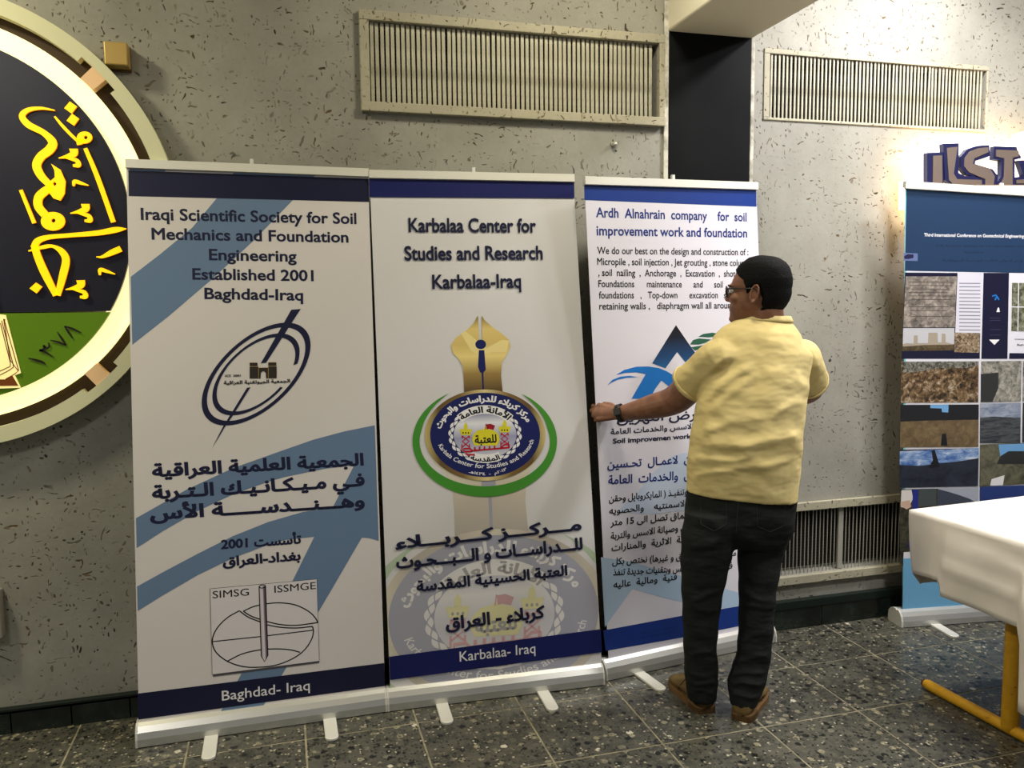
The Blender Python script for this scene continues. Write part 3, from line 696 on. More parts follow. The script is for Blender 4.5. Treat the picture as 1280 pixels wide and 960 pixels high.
# ---- banner one
M_PA = mat('warm_white_vinyl', (204, 199, 196), 0.45, spec=0.3)
t1, S1 = banner('roll-up banner with slate blue stripes and tilted ellipse logo, beside the round emblem', (170, 936.5), (484, 890.5), (157, 199.5), (460.5, 211.5), ((174, 915.5), (481.5, 870)), 3.20, M_PA, [(260, 950.5), (415.5, 925.5)])
p = Print(S1, t1); A = cv(160, 190, 2.594); B = cv(160, 540, 2.285); C = cv(180, 560, 4.414)
stripe = [(277.6, 240), (240, 285), (200, 318), (163.5, 346), (165.5, 431), (210, 396), (264, 350), (318, 300), (371, 245)]
p.poly('stripe', stripe, M_STR)
p.poly('stripe', [(300, 206), (402, 210), (371, 246), (270, 244)], M_STR); p.poly('stripe', [(162, 203.5), (212, 205.5), (190, 240), (162, 240)], M_STR)
arc1 = A([(800, 886), (700, 906), (600, 933)])+B([(440, 53), (300, 103), (170, 163), (23, 246)])+B([(25, 331), (100, 283), (200, 225), (300, 178), (400, 142), (450, 128), (560, 105), (646, 95)])+B([(585, 215), (500, 228), (400, 257), (300, 297), (200, 347), (100, 400), (26, 441)])+B([(28, 511), (100, 466), (200, 408), (300, 360), (400, 322), (450, 308), (532, 299), (470, 425), (324, 690), (252, 822), (372, 806), (455, 668), (545, 512), (668, 301), (690, 303), (716, 311)])
p.poly('stripe', arc1, M_STR)
p.poly('navy_band', [(160.5, 213.2), (460.6, 223.6), (461.2, 252.6), (161, 245.2)], M_INKB)
p.poly('navy_band', [(171.9, 866.8), (480, 828.6), (481.2, 857.2), (173, 899.2)], M_INKB)
T1 = lambda s, a, b, h: (s, A([a])[0], A([b])[0], h)
p.text('heading_text', [T1('Iraqi Scientific Society for Soil', (42, 219), (741, 233), 14.0), T1('Mechanics and Foundation', (77, 283), (715, 293), 13.8), T1('Engineering', (263, 350), (547, 355), 13.6),
                        T1('Established 2001', (209, 413), (602, 418), 13.6), T1('Baghdad-Iraq', (248, 476), (568, 481), 13.6)], M_INK, 0.024)
TC = lambda s, a, b, h: (s, C([a])[0], C([b])[0], h)
p.text('arabic_heading_text', [TC('الجمعية العلمية العراقية', (45, 158), (1213, 93), 15), TC('فـي مـيـكـانـيـك الـتـربة', (45, 280), (1218, 206), 15.5), TC('وهـــنـــدســـــة الأس', (34, 395), (1218, 320), 15.5)], M_INK, 0.042, True)
p.text('arabic_date_text', [TC('تأسست 2001', (425, 556), (868, 524), 11), TC('بغداد-العراق', (435, 652), (865, 616), 11.5)], M_INK, 0.040, True)
p.text('footer_text', [('Baghdad- Iraq', (277.5, 875.6), (387.3, 862), 12.2)], M_WINK, 0.006)
# tilted double ellipse logo
O = cv(230, 380, 5.3355)
def tell(cx, cy, ex, ey, bq, t0=0, t1=360, n=72):
    k = bq/ex; return [(cx+ex*math.cos(math.radians(t)), cy+k*math.cos(math.radians(t))+math.sqrt(max(ey*ey-k*k, 1))*math.sin(math.radians(t))) for t in np.linspace(t0, t1, n, endpoint=(t1-t0) != 360)]
p.add('ellipse_logo', [ringpoly(p.to(O(tell(481, 467, 363, 343, -69500))), p.to(O(tell(481, 467, 328, 312, -57500)))) ], M_INK)
oo, ii = tell(480, 469, 291, 273, -43500, 52, 378, 70), tell(480, 469, 262, 247, -34500, 52, 378, 70)
n_ = len(oo); p.add('ellipse_logo', [(p.to(O(oo))+p.to(O(ii)), [(k, k+1, n_+k+1, n_+k) for k in range(n_-1)])], M_INK)
p.add('slash', [fill([p.to(O([(715, 39), (778, 33), (548, 391), (512, 396)]))]), fill([p.to(O([(420, 559), (444, 554), (332, 735), (276, 815), (187, 962), (262, 815), (312, 735)]))])], M_INK)
p.add('gateway_logo', [fill([p.to(O(q))]) for q in ([(438, 391), (490, 391), (492, 414), (438, 414)], [(562, 389), (616, 389), (616, 412), (562, 412)], [(438, 418), (497, 418), (497, 497), (438, 497)], [(562, 416), (618, 416), (618, 495), (562, 496)],
     [(497, 425), (562, 425), (562, 496), (548, 496), (546, 462), (535, 449), (522, 449), (512, 462), (510, 497), (497, 497)])], mat('gate_brown_ink', (44, 38, 32), 0.5))
M_GLD = mat('ochre_ink', (176, 148, 70), 0.5)
p.add('gateway_logo', [stroke2(p.to(O(q)), 0.0012) for q in ([(438, 416), (492, 416)], [(562, 414), (618, 414)], [(494, 425), (562, 424)], [(497, 425), (497, 496)], [(562, 424), (562, 496)], [(438, 391), (490, 391)], [(562, 389), (616, 389)])], M_GLD)
p.text('logo_text', [('الجمعية الجيوتقنية العراقية', *O([(265, 536), (707, 522)]), 4.2)], M_BINK, 0.03, True)
p.text('logo_text', [('ICS  2001', *O([(275, 486), (378, 483)]), 2.6)], M_BINK, 0.03)
# boxed pile and ellipse logo
O = cv(250, 715, 7.1125)
p.poly('box_shadow', O([(112, 910), (1060, 790), (1060, 806), (118, 928)]), mat('grey_ink', (70, 68, 74), 0.5))
p.poly('logo_box', O([(90, 148), (1038, 62), (1060, 790), (110, 910)]), mat('pale_lilac_vinyl', (206, 201, 203), 0.45))
p.lines('logo_box_outline', [O([(90, 148), (1038, 62), (1060, 790), (110, 910), (90, 148)])], 0.6, M_BINK)
p.text('logo_text', [('SIMSG', *O([(113, 233), (436, 206)]), 9.0), ('ISSMGE', *O([(662, 184), (1030, 149)]), 9.0)], M_BINK, 0.006)
p.lines('ellipse_drawing', [O(q) for q in ([(350, 343), (250, 400), (170, 475), (120, 560), (112, 640), (150, 720), (250, 795), (380, 838), (520, 845), (680, 825), (830, 765), (930, 690), (990, 600), (1008, 530), (1000, 482)],
    [(350, 343), (430, 400), (530, 440), (600, 468), (720, 490), (860, 496), (1000, 482)], [(385, 347), (450, 388), (530, 418), (600, 440), (720, 466), (860, 472), (1048, 448)],
    [(385, 347), (480, 305), (600, 280), (720, 273), (850, 292), (960, 345), (1020, 400), (1048, 448)], [(240, 793), (380, 725), (540, 690), (680, 682), (800, 690), (890, 712)])], 1.6, M_BINK, smooth=True)
p.lines('ellipse_drawing', [O([(114, 617), (530, 573), (1008, 515)])], 1.4, M_BINK)
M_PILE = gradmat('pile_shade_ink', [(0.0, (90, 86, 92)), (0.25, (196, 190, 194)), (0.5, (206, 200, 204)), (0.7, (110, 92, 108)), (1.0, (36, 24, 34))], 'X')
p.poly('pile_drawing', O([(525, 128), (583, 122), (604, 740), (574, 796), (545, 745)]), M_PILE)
p.lines('pile_drawing', [O([(525, 128), (545, 745), (574, 796), (604, 740), (583, 122)]), O([(525, 128), (536, 117), (555, 113), (575, 114), (583, 122), (572, 136), (552, 142), (535, 140), (525, 128)])], 1.2, M_BINK)

# ---- banner two
M_PB = mat('cool_white_vinyl', (205, 203, 203), 0.42, spec=0.35)
t2, S2 = banner('roll-up banner with gold minaret emblem in a green crescent, between two other banners', (485, 890.5), (756, 857), (461, 213), (717, 218.5), ((488, 866.5), (752.5, 835.5)), 3.20, M_PB, [(560, 905), (692.5, 888.8)])
p = Print(S2, t2); A = cv(450, 200, 2.6677); B = cv(450, 540, 2.285); C = cv(480, 640, 4.923); E_ = cv(510, 470, 6.0)
ebase = S2.uv(*E_([(577, 440)])[0])
def tr_main(q): return tuple(S2.uv(*E_([q])[0]))
c2 = np.array(S2.uv(618.5, 769))
def tr_faded(q): return tuple(c2+1.93*(np.array(tr_main(q))-ebase))
def emblem(tr, pre, mix_, clip):
    def mk(n, rgb):
        pap = (206, 203, 201); return mat(pre+n, tuple(a*mix_+b*(1-mix_) for a, b in zip(rgb, pap)), 0.45)
    def gr(n, stops, ax):
        pap = (206, 203, 201); return gradmat(pre+n, [(s, tuple(a*mix_+b*(1-mix_) for a, b in zip(c, pap))) for s, c in stops], ax)
    tl = lambda pts: [tr(q) for q in pts]
    am = cv(-510*6+450*6, -470*6+200*6, 2.6677/6)     # crop A coordinates -> emblem coordinates
    AE = lambda pts: [((450+x/2.6677-510)*6, (200+y/2.6677-470)*6) for x, y in pts]
    k = np.linalg.norm(np.array(tr((10, 0)))-np.array(tr((0, 0))))/10
    gold = gr('gold_gradient', [(0, (70, 54, 34)), (0.10, (84, 66, 40)), (0.32, (150, 124, 70)), (0.52, (226, 205, 130)), (0.66, (206, 180, 106)), (0.84, (214, 190, 116)), (1, (120, 98, 56))], 'Z')
    L_ = [(393, 518), (378, 545), (352, 570), (320, 592), (303, 618), (310, 645), (330, 665), (343, 690), (346, 730), (348, 800), (409, 800), (406, 600), (397, 600)]
    R_ = [(405, 518), (414, 533), (440, 556), (475, 580), (496, 600), (501, 622), (488, 652), (472, 676), (470, 720), (478, 800), (409, 800), (407, 600)]
    p.add('minaret', [fill([tl(AE(L_))]), fill([tl(AE(R_))])], gold, clip)
    p.add('minaret_sheen', [fill([tl(AE([(335, 577), (352, 571), (420, 628), (472, 600), (497, 602), (488, 640), (440, 640), (400, 655), (370, 635)]))])], mk('pale_gold', (226, 208, 140)), clip)
    nv = mk('emblem_navy', (24, 32, 88))
    p.add('pen_figure', [fill([tl(AE(ell(402, 615, 18, 16, n=20)))]), fill([tl(AE([(396, 634), (414, 634), (419, 700), (411, 709), (400, 709), (393, 690)]))]), fill([tl(AE([(405, 708), (411, 708), (414, 790), (409, 790)]))])], nv, clip)
    o_, i_ = [], []
    for t in np.linspace(-60.0, 240.0, 70):
        o_.append((575+541*math.cos(math.radians(t)), 490+415*math.sin(math.radians(t))))
        s = math.sin(math.pi*(t+60)/300.0); f = min(1.0, s*2.2)
        i_.append((575+(541-52*f)*math.cos(math.radians(t)), 490+(415-(79*f if 0 < t < 180 else 79*f*1.0))*math.sin(math.radians(t))*(1.0 if t > 0 and t < 180 else 1.0)))
    n = len(o_); p.add('green_crescent', [(tl(o_)+tl(i_), [(k_, k_+1, n+k_+1, n+k_) for k_ in range(n-1)])], mk('crescent_green', (66, 138, 46)), clip)
    gh = gr('gold_ring', [(0, (190, 172, 110)), (0.12, (96, 76, 44)), (0.3, (120, 96, 54)), (0.5, (214, 196, 138)), (0.7, (120, 96, 54)), (0.88, (96, 76, 44)), (1, (196, 178, 118))], 'X')
    p.add('gold_ring', [fill([tl(ell(577, 443, 452, 342, n=80))])], gh, clip)
    p.add('emblem_disc', [fill([tl(ell(577, 441, 412, 316, n=80))])], nv, clip)
    wh = mk('emblem_white', (228, 226, 226)); bk_ = mk('emblem_black', (20, 22, 28)); rd = mk('emblem_red', (176, 26, 44)); yl = mk('emblem_yellow', (214, 204, 44))
    p.add('arc_text', [text_arc('مركز كربلاء للدراسات والبحوث', 577, 441, 338, 250, 190.5, 338.0, 62, 0.045, True, tr=tr)], wh, clip)
    p.add('arc_text', [text_arc('Karbala Center for Studies and Research', 577, 441, 370, 250, 162, 9, 48, 0.012, inward=True, tr=tr)], wh, clip)
    p.add('arc_text', [text_arc('٢٠١٣م  -  ١٤٣٤هـ'[::1], 577, 441, 330, 303, 112, 60, 30, 0.02, True, inward=True, tr=tr)], wh, clip)
    chain = [(577+(258+7*math.sin(t*22))*math.cos(t), 441+(196+6*math.sin(t*22))*math.sin(t)) for t in np.linspace(0, 2*math.pi, 220, endpoint=False)]
    p.add('chain_ring', [stroke2(tl(chain), 24*k, True)], wh, clip)
    p.add('chain_ring', [stroke2(tl([(577+(258-7*math.sin(t*22))*math.cos(t), 441+(196-6*math.sin(t*22))*math.sin(t)) for t in np.linspace(0, 2*math.pi, 220, endpoint=False)]), 5*k, True)], nv, clip)
    p.add('inner_disc', [fill([tl(ell(577, 441, 236, 178, n=60))])], gr('lilac_gradient', [(0, (196, 196, 204)), (0.45, (150, 152, 182)), (0.75, (226, 226, 230)), (1, (96, 98, 146))], 'Z'), clip)
    for s_, a0, a1, inw in (('الأمانة العامة', 219, 321, False), ('المقدسة', 118, 62, True)):
        ra, rb = (225, 168) if not inw else (262, 200)
        p.add('ring_text_backing', [stroke2(tl(ell(577, 441, ra+22 if not inw else ra-22, rb+22 if not inw else rb-22, a0, a1, 30)), 66*k)], wh, clip)
        p.add('ring_text', [text_arc(s_, 577, 441, ra, rb, a0+2 if not inw else a0-2, a1-2 if not inw else a1+2, 62 if not inw else 52, 0.04, True, inward=inw, tr=tr)], bk_, clip)
    p.add('dome', [fill([tl([(497, 520), (480, 480), (486, 440), (520, 408), (566, 398), (583, 380), (600, 398), (645, 408), (680, 438), (686, 478), (668, 520)])])], yl, clip)
    p.add('dome_text', [text_uv('للعتبة', tr((500, 506)), tr((664, 496)), 60*k, 0.035, True)], bk_, clip)
    p.add('flag', [fill([tl([(584, 362), (618, 358), (652, 372), (640, 404), (606, 396), (588, 400)])]), stroke2(tl([(583, 358), (578, 402)]), 5*k)], mk('flag_red', (150, 24, 36)), clip)
    for x in (432, 723):
        y = 0 if x < 500 else -20; sh = lambda pts: tl([(x+a, 400+b+y) for a, b in pts])
        p.add('tower', [fill([sh([(-14, 0), (-14, -30), (0, -54), (14, -30), (14, 0)])]), fill([sh([(-48, -2), (48, -2), (34, 42), (-34, 42)])])], yl, clip)
        p.add('tower_detail', [fill([sh(ell(q, 26, 6, 7, n=8))]) for q in (-20, 0, 20)], bk_, clip)
        p.add('tower_pattern', [stroke2(sh(q), 9*k) for q in ([(-26, 48), (26, 90), (-26, 132)], [(26, 48), (-26, 90), (26, 132)], [(-26, 48), (-26, 66)], [(26, 48), (26, 66)], [(-28, 110), (-28, 160)], [(28, 110), (28, 150)])], rd, clip)
    p.add('red_kufic_base', [stroke2(tl(q), 13*k) for q in ([(418, 566), (418, 545), (462, 542), (480, 560), (480, 566), (418, 566)], [(480, 560), (756, 536)], [(500, 558), (500, 532)], [(536, 555), (536, 528)], [(572, 552), (572, 526)], [(610, 549), (610, 524)], [(648, 546), (648, 522)], [(690, 542), (722, 514), (756, 512)], [(756, 512), (756, 540)], [(430, 580), (452, 590), (500, 588)])], rd, clip)
vb = S2.uv(620, 852)[1]
bclip = [((0, S2.uv(487, 866)[1]), (S2.uv(487, 866)[1]-S2.uv(752, 835)[1], -0.8)), ((S2.uv(488, 860)[0], 0), (-1, 0)), ((S2.uv(751.5, 830)[0], 0), (1, 0))]
def edge_clip(a, b, keep):
    """clip plane through two uv points, keeping the side of 'keep'"""
    a, b, keep = np.array(a), np.array(b), np.array(keep); n = np.array([-(b-a)[1], (b-a)[0]]); n = n/np.linalg.norm(n)
    if (keep-a)@n > 0: n = -n
    return (tuple(a), tuple(n))
mid = S2.uv(610, 600)
bclip = [edge_clip(S2.uv(488, 866), S2.uv(752.5, 835), mid), edge_clip(S2.uv(462, 230), S2.uv(488, 866), mid), edge_clip(S2.uv(717, 230), S2.uv(752.5, 835), mid)]
emblem(tr_faded, 'faded_', 0.27, bclip)
emblem(tr_main, 'print_', 1.0, None)
p.poly('navy_band', A([(29.5, 55), (713, 62), (714, 128), (30.5, 124)]), mat('royal_navy_ink', (20, 26, 84), 0.4))
p.poly('navy_band', [(486.2, 820.5), (750.6, 786), (752.2, 814.8), (487.4, 849.6)], mat('royal_navy_ink', (20, 26, 84), 0.4))
T2 = lambda s, a, b, h: (s, A([a])[0], A([b])[0], h)
p.text('heading_text', [T2('Karbalaa Center for', (162, 240), (587, 241), 17), T2('Studies and Research', (148, 334), (609, 331), 17), T2('Karbalaa-Iraq', (241, 429), (537, 425), 17)], M_INK, 0.026)
TC = lambda s, a, b, h: (s, C([a])[0], C([b])[0], h)
p.text('arabic_heading_text', [TC('مـــركـــز كـــربـــلاء', (68, 224), (1215, 106), 14), TC('للـــدراســـات و الـــبـــحـوث', (75, 345), (1222, 226), 14.5)], M_INK, 0.042, True)
p.text('arabic_text', [TC('العتبة الحسينية المقدسة', (200, 488), (1128, 386), 12.5), TC('كربلاء - العراق', (380, 722), (990, 645), 15)], M_INK, 0.038, True)
p.text('footer_text', [('Karbalaa- Iraq', (574.5, 826.5), (669, 815.5), 12.5)], M_WINK, 0.006)

# ---- banner three
M_PC = mat('lilac_white_vinyl', (208, 205, 213), 0.42, spec=0.35)
t3, S3 = banner('roll-up banner with black and blue mountain logo, behind the man in yellow', (758.5, 852.5), (971, 803.5), (729.5, 221), (945.5, 228.5), ((761, 832), (966, 782)), 3.085, M_PC, [(829, 863.5)])
p = Print(S3, t3); A = cv(720, 210, 2.742); LG = cv(740, 400, 6.0); H3 = cv(750, 560, 9.6); C = cv(750, 640, 5.3333)
M_PALE = mat('pale_blue_ink', (164, 186, 208), 0.5); M_PALE2 = mat('faint_blue_ink', (186, 198, 216), 0.5)
p.poly('pale_shape', C([(5, 300), (200, 330), (540, 425), (540, 600), (400, 565), (215, 512), (32, 765)]), M_PALE)
p.poly('pale_shape', C([(540, 425), (640, 455), (1000, 560), (1100, 590), (1100, 640), (920, 655), (540, 600)]), M_PALE)
p.poly('pale_shape', H3([(1000, 60), (860, 100), (740, 200), (600, 330), (430, 560), (200, 760), (600, 800), (1400, 700), (1500, 300), (1300, 60)]), M_PALE2)
M_ROYAL = mat('royal_blue_ink', (22, 50, 122), 0.4)
p.poly('blue_band', A([(27, 46), (617, 72), (618, 133), (28, 110)]), M_ROYAL)
p.poly('blue_band', C([(20, 789), (540, 692), (920, 628), (1144, 582), (1152, 712), (925, 760), (545, 836), (36, 925)]), M_ROYAL)
M_NB = mat('deep_blue_ink', (28, 44, 112), 0.45)
T3 = lambda s, a, b, h: (s, A([a])[0], A([b])[0], h)
p.text('heading_text', [T3('Ardh  Alnahrain  company    for  soil', (68, 168), (584, 183), 11.5), T3('improvement work and foundation', (70, 230), (586, 238), 11.5)], M_NB, 0.020)
p.text('body_text', [T3('We do our best on the design and construction of :', (72, 294), (590, 299), 8.4), T3('Micropile , soil injection , Jet grouting , stone column', (72, 332), (592, 336), 8.4), T3(', soil  nailing  ,  Anchorage  ,  Excavation  ,  shotcrete', (76, 370), (592, 373), 8.4),
                     T3('Foundations      maintenance      and      soil', (76, 408), (502, 410), 8.4), T3('foundations   ,   Top-down      excavation   sy', (78, 447), (524, 446), 8.4), T3('retaining walls ,   diaphragm wall all aroun', (79, 485), (530, 481), 8.4)], M_BINK, 0.014)
M_AG = gradmat('mountain_gradient', [(0.0, (36, 104, 164)), (0.35, (24, 62, 104)), (0.75, (18, 22, 36)), (1, (14, 16, 24))], 'Z')
p.poly('mountain_logo', LG([(628, 38), (449, 325), (549, 362), (637, 240), (712, 335), (770, 395), (835, 330), (732, 190)]), M_AG)
M_LEAF = mat('leaf_green_ink', (40, 86, 66), 0.5)
p.add('leaf', [fill([p.to(LG(q))]) for q in ([(795, 125), (832, 105), (900, 95), (980, 106), (940, 122), (870, 130)], [(733, 184), (756, 150), (800, 138), (892, 146), (850, 170), (800, 184)], [(742, 204), (790, 196), (840, 188), (818, 214), (770, 229)])], M_LEAF)
M_SW = mat('sky_blue_ink', (24, 108, 186), 0.45)
p.add('swoosh', [fill([p.to(LG(q))]) for q in ([(178, 412), (240, 374), (330, 350), (420, 348), (500, 360), (560, 385), (700, 470), (600, 520), (520, 452), (475, 512), (430, 590), (295, 590), (402, 405), (330, 392), (250, 396)], [(113, 491), (150, 450), (210, 425), (280, 418), (345, 428), (260, 433), (190, 448), (145, 470)])], M_SW)
TL = lambda s, a, b, h: (s, LG([a])[0], LG([b])[0], h)
p.text('company_text', [TL('أرض النهرين', (185, 768), (805, 738), 12)], M_INK, 0.02, True)
p.text('arabic_text', [TL('لتربة والاسس والخدمات العامة', (138, 858), (910, 802), 6.6)], M_INK, 0.022, True)
p.text('tagline_text', [TL('Soil improvemen work', (154, 926), (742, 886), 5.8)], M_INK, 0.034)
TH = lambda s, a, b, h: (s, H3([a])[0], H3([b])[0], h)
p.text('arabic_heading_text', [TH('النهرين  لاعمـال  تحـسين', (85, 242), (1330, 158), 10), TH('الاسس  والخدمات  العامة', (95, 435), (1330, 352), 10.5)], M_NB, 0.022, True)
p.text('arabic_body_text', [TH('لتصميم وتنفيـذ ( المايكروبايل وحقن', (105, 645), (1320, 530), 8), TH('الركائز  الاسمنتيه    والحصويه', (108, 792), (1320, 665), 8), TH('وبتراكيب بأعماق تصل الى 15 متر', (120, 932), (1500, 790), 8)], M_BINK, 0.018, True)
TC = lambda s, a, b, h: (s, C([a])[0], C([b])[0], h)
p.text('arabic_body_text', [TC('وتدعيم الارض وصيانة الاسس والتربة', (70, 180), (800, 90), 8), TC('وترميم الابنية  الاثرية  والمنارات', (75, 259), (800, 168), 8), TC('مجال الجسور والطرق و غيرها) نختص بكل', (80, 350), (905, 290), 8), TC('في مجال تقوية الاسس وبتقنيات جديدة تنفذ', (85, 422), (880, 375), 8), TC('وبكفائة  فنية  ومالية  عاليه', (88, 505), (700, 425), 8)], M_BINK, 0.018, True)
p.lines('faint_contact_lines', [C([(x, y), (x+w_, y-w_*0.18)]) for x, y, w_ in ((272, 808, 60), (350, 792, 50), (415, 782, 90), (275, 838, 40), (330, 828, 70), (415, 812, 80))], 1.5, mat('dim_blue_ink', (22, 46, 112), 0.5))
p.lines('faint_contact_lines', [C([(196, 818), (214, 815), (216, 848), (198, 851), (196, 818)])], 0.6, mat('dim_blue_ink', (22, 46, 112), 0.5))

# ---- banner four
M_PD = mat('light_grey_vinyl', (206, 205, 213), 0.42, spec=0.35)
t4, S4 = banner('roll-up banner with dark blue header and site photos, behind the cloth-covered table', (1127.5, 785.5), (1340, 770.5), (1130.5, 227), (1372, 242.5), ((1129.5, 766), (1338, 750.5)), 3.11, M_PD, [(1196, 797)])
p = Print(S4, t4); p.dc = [edge_clip(S4.uv(1371, 246), S4.uv(1337.5, 750), S4.uv(1200, 500))]; A = cv(1120, 230, 4.175); D = cv(1100, 400, 4.0); G = cv(1120, 600, 4.8)
def pm(name, stops, sc=30, stretch=(1, 1, 1), detail=5, rough=0.7):
    m = mat(name, stops[0][1], 0.4); n = noise(m, coords(m, scale=stretch), sc, detail, rough, 0.6); setc(m, ramp(m, n.outputs[0], stops)); return m
p.poly('teal_edge', [(1131, 232), (1133.2, 232), (1130.6, 765), (1127.6, 766)], mat('teal_edge_ink', (110, 176, 180), 0.4))
p.poly('header_panel', [(1133, 233), (1372, 247), (1365, 343), (1130.8, 338.5)], mat('header_blue_ink', (32, 52, 80), 0.38))
p.text('header_text', [('Third International Conference on Geotechnical Engineering', (1154.8, 295.5), (1279.5, 297.2), 4.0)], M_WINK, 0.018)
dm = mat('dim_header_ink', (18, 38, 62), 0.5)
p.text('header_text', [('Ardh Alnahrain company for soil improvement work and', (1168.5, 308.5), (1290, 309.2), 3.0), ('foundation', (1205, 316.5), (1229, 316.8), 3.0)], dm, 0.02)
p.text('header_text', [('المؤتمر الدولي الثالث للهندسة الجيوتقنية', (1178, 326.5), (1285, 327.2), 3.0)], dm, 0.02, True)
p.poly('logo_patch', A([(40, 360), (112, 362), (112, 402), (38, 400)]), mat('patch_lilac', (88, 100, 140), 0.5)); p.poly('logo_patch', A([(42, 376), (60, 366), (90, 368), (90, 386), (60, 392), (42, 390)]), mat('patch_dark', (26, 26, 60), 0.5))
NV = mat('poster_navy', (22, 22, 46), 0.4)
r = lambda x0, y0, x1, y1: [(x0, y0), (x1, y0+(y0-420)*-0.0 + (x1-x0)*0.012), (x1, y1+(x1-x0)*0.012), (x0, y1)]
p.poly('photo_panel', A([(46, 462), (318, 464), (438, 780), (436, 912), (28, 912)]), NV)
p.poly('photo_panel', A([(50, 482), (316, 482), (306, 748), (36, 748)]), pm('aerial_photo', [(0.3, (54, 52, 52)), (0.5, (120, 112, 104)), (0.7, (170, 160, 148))], 34))
p.poly('text_panel', A([(320, 462), (446, 463), (440, 778), (308, 775)]), mat('pale_panel', (198, 196, 206), 0.45))
p.lines('text_rows', [A([(328, y), (438, y+1)]) for y in (518, 536, 555, 574, 593, 612, 630, 648, 667, 686, 705, 724, 743, 762)], 1.1, mat('grey_text_ink', (112, 112, 124), 0.5))
p.lines('text_rows', [A([(62+(i*7) % 20, y), (300-(i*11) % 40, y+1)]) for i, y in enumerate((512, 530, 548, 566, 584, 602, 640, 660, 690))], 0.8, mat('dark_text_ink', (70, 62, 56), 0.5))
p.poly('photo_panel', A([(36, 752), (304, 752), (302, 836), (34, 836)]), mat('haze_sky', (176, 176, 180), 0.5))
p.poly('photo_panel', A([(34, 836), (50, 830), (90, 832), (92, 790), (112, 790), (112, 830), (165, 830), (168, 776), (215, 776), (218, 826), (236, 826), (238, 780), (256, 782), (258, 826), (300, 836), (300, 852), (34, 852)]), mat('tower_block_photo', (150, 140, 124), 0.5))
p.poly('photo_panel', A([(34, 848), (150, 840), (300, 838), (300, 868), (28, 872)]), pm('field_photo', [(0.4, (58, 50, 36)), (0.6, (92, 78, 54))], 50))
p.poly('photo_panel', A([(305, 775), (436, 779), (434, 880), (303, 878)]), pm('crowd_photo', [(0.35, (42, 38, 34)), (0.5, (120, 100, 76)), (0.65, (176, 164, 146))], 60))
p.poly('poster', A([(456, 464), (588, 464), (580, 912), (444, 912)]), NV)
p.lines('poster_mark', [A(q) for q in ([(500, 585), (520, 580), (536, 604)], [(515, 606), (522, 590)])], 1.6, M_SW)
p.poly('poster_mark', A([(484, 812), (539, 812), (512, 840)]), M_WINK); p.poly('poster_mark', A([(530, 645), (536, 645), (540, 668), (522, 668)]), M_WINK)
p.lines('poster_mark', [A([(488, y), (544, y)]) for y in (700, 712, 760, 788)], 0.5, mat('dim_poster_ink', (60, 60, 92), 0.5))
p.poly('photo_panel', A([(604, 516), (760, 518), (756, 770), (600, 766)]), pm('street_photos', [(0.35, (46, 44, 40)), (0.5, (92, 96, 70)), (0.7, (150, 150, 140))], 40))
p.lines('photo_gaps', [A([(601, 641), (760, 643)]), A([(638, 516), (634, 768)])], 1.2, M_PD)
p.text('poster_caption', [('www', A([(615, 812)])[0], A([(668, 813)])[0], 1.6), ('Baghdad', A([(630, 842)])[0], A([(690, 843)])[0], 1.8)], M_BINK, 0.02)
p.poly('photo_panel', A([(590, 882), (740, 884), (738, 912), (588, 912)]), NV)
p.poly('photo_panel', D([(104, 208), (492, 206), (490, 412), (102, 414)]), pm('quarry_photo', [(0.38, (26, 24, 20)), (0.48, (84, 64, 42)), (0.56, (120, 98, 70)), (0.68, (176, 168, 154))], 36))
p.poly('photo_panel', D([(110, 208), (490, 206), (490, 225), (430, 240), (300, 240), (160, 262), (108, 262)]), pm('hillside_photo', [(0.4, (44, 44, 38)), (0.6, (130, 128, 118))], 60))
p.poly('photo_panel', D([(504, 206), (706, 204), (702, 408), (500, 412)]), pm('rubble_photo', [(0.3, (44, 46, 46)), (0.5, (104, 104, 100)), (0.68, (168, 164, 152))], 44))
p.poly('photo_panel', D([(502, 270), (590, 262), (590, 340), (560, 410), (502, 410)]), mat('shade_photo', (40, 42, 42), 0.5))
p.poly('photo_panel', D([(101, 424), (492, 422), (490, 634), (98, 636)]), mat('night_photo', (18, 20, 26), 0.45))
p.poly('photo_panel', D([(250, 424), (341, 424), (339, 462), (308, 460), (306, 442), (250, 440)]), mat('sky_window_photo', (100, 150, 196), 0.5))
p.poly('photo_panel', D([(100, 508), (250, 502), (490, 498), (490, 600), (489, 634), (98, 636)]), pm('sandy_photo', [(0.35, (76, 62, 42)), (0.65, (112, 94, 66))], 26))
p.poly('photo_panel', D([(308, 568), (328, 568), (336, 628), (302, 628)]), mat('night_photo', (18, 20, 26), 0.45))
p.poly('photo_panel', D([(498, 418), (702, 414), (700, 616), (497, 616)]), pm('cloudy_photo', [(0.35, (96, 108, 130)), (0.65, (160, 166, 178))], 12, (1, 1, 2.5)))
p.poly('photo_panel', D([(498, 488), (560, 482), (700, 488), (700, 616), (497, 616)]), pm('dim_field_photo', [(0.4, (34, 38, 44)), (0.6, (72, 76, 80))], 16, (1, 1, 6)))
p.poly('photo_panel', D([(712, 414), (1100, 400), (1100, 604), (708, 612)]), mat('shade_photo', (40, 42, 42), 0.5))
p.poly('photo_panel', D([(712, 204), (1100, 196), (1100, 396), (710, 406)]), pm('rubble_photo', [(0.3, (44, 46, 46)), (0.68, (168, 164, 152))], 44))
p.poly('photo_panel', D([(97, 648), (492, 640), (488, 830), (96, 838)]), pm('evening_photo', [(0.35, (28, 32, 42)), (0.65, (46, 50, 62))], 14))
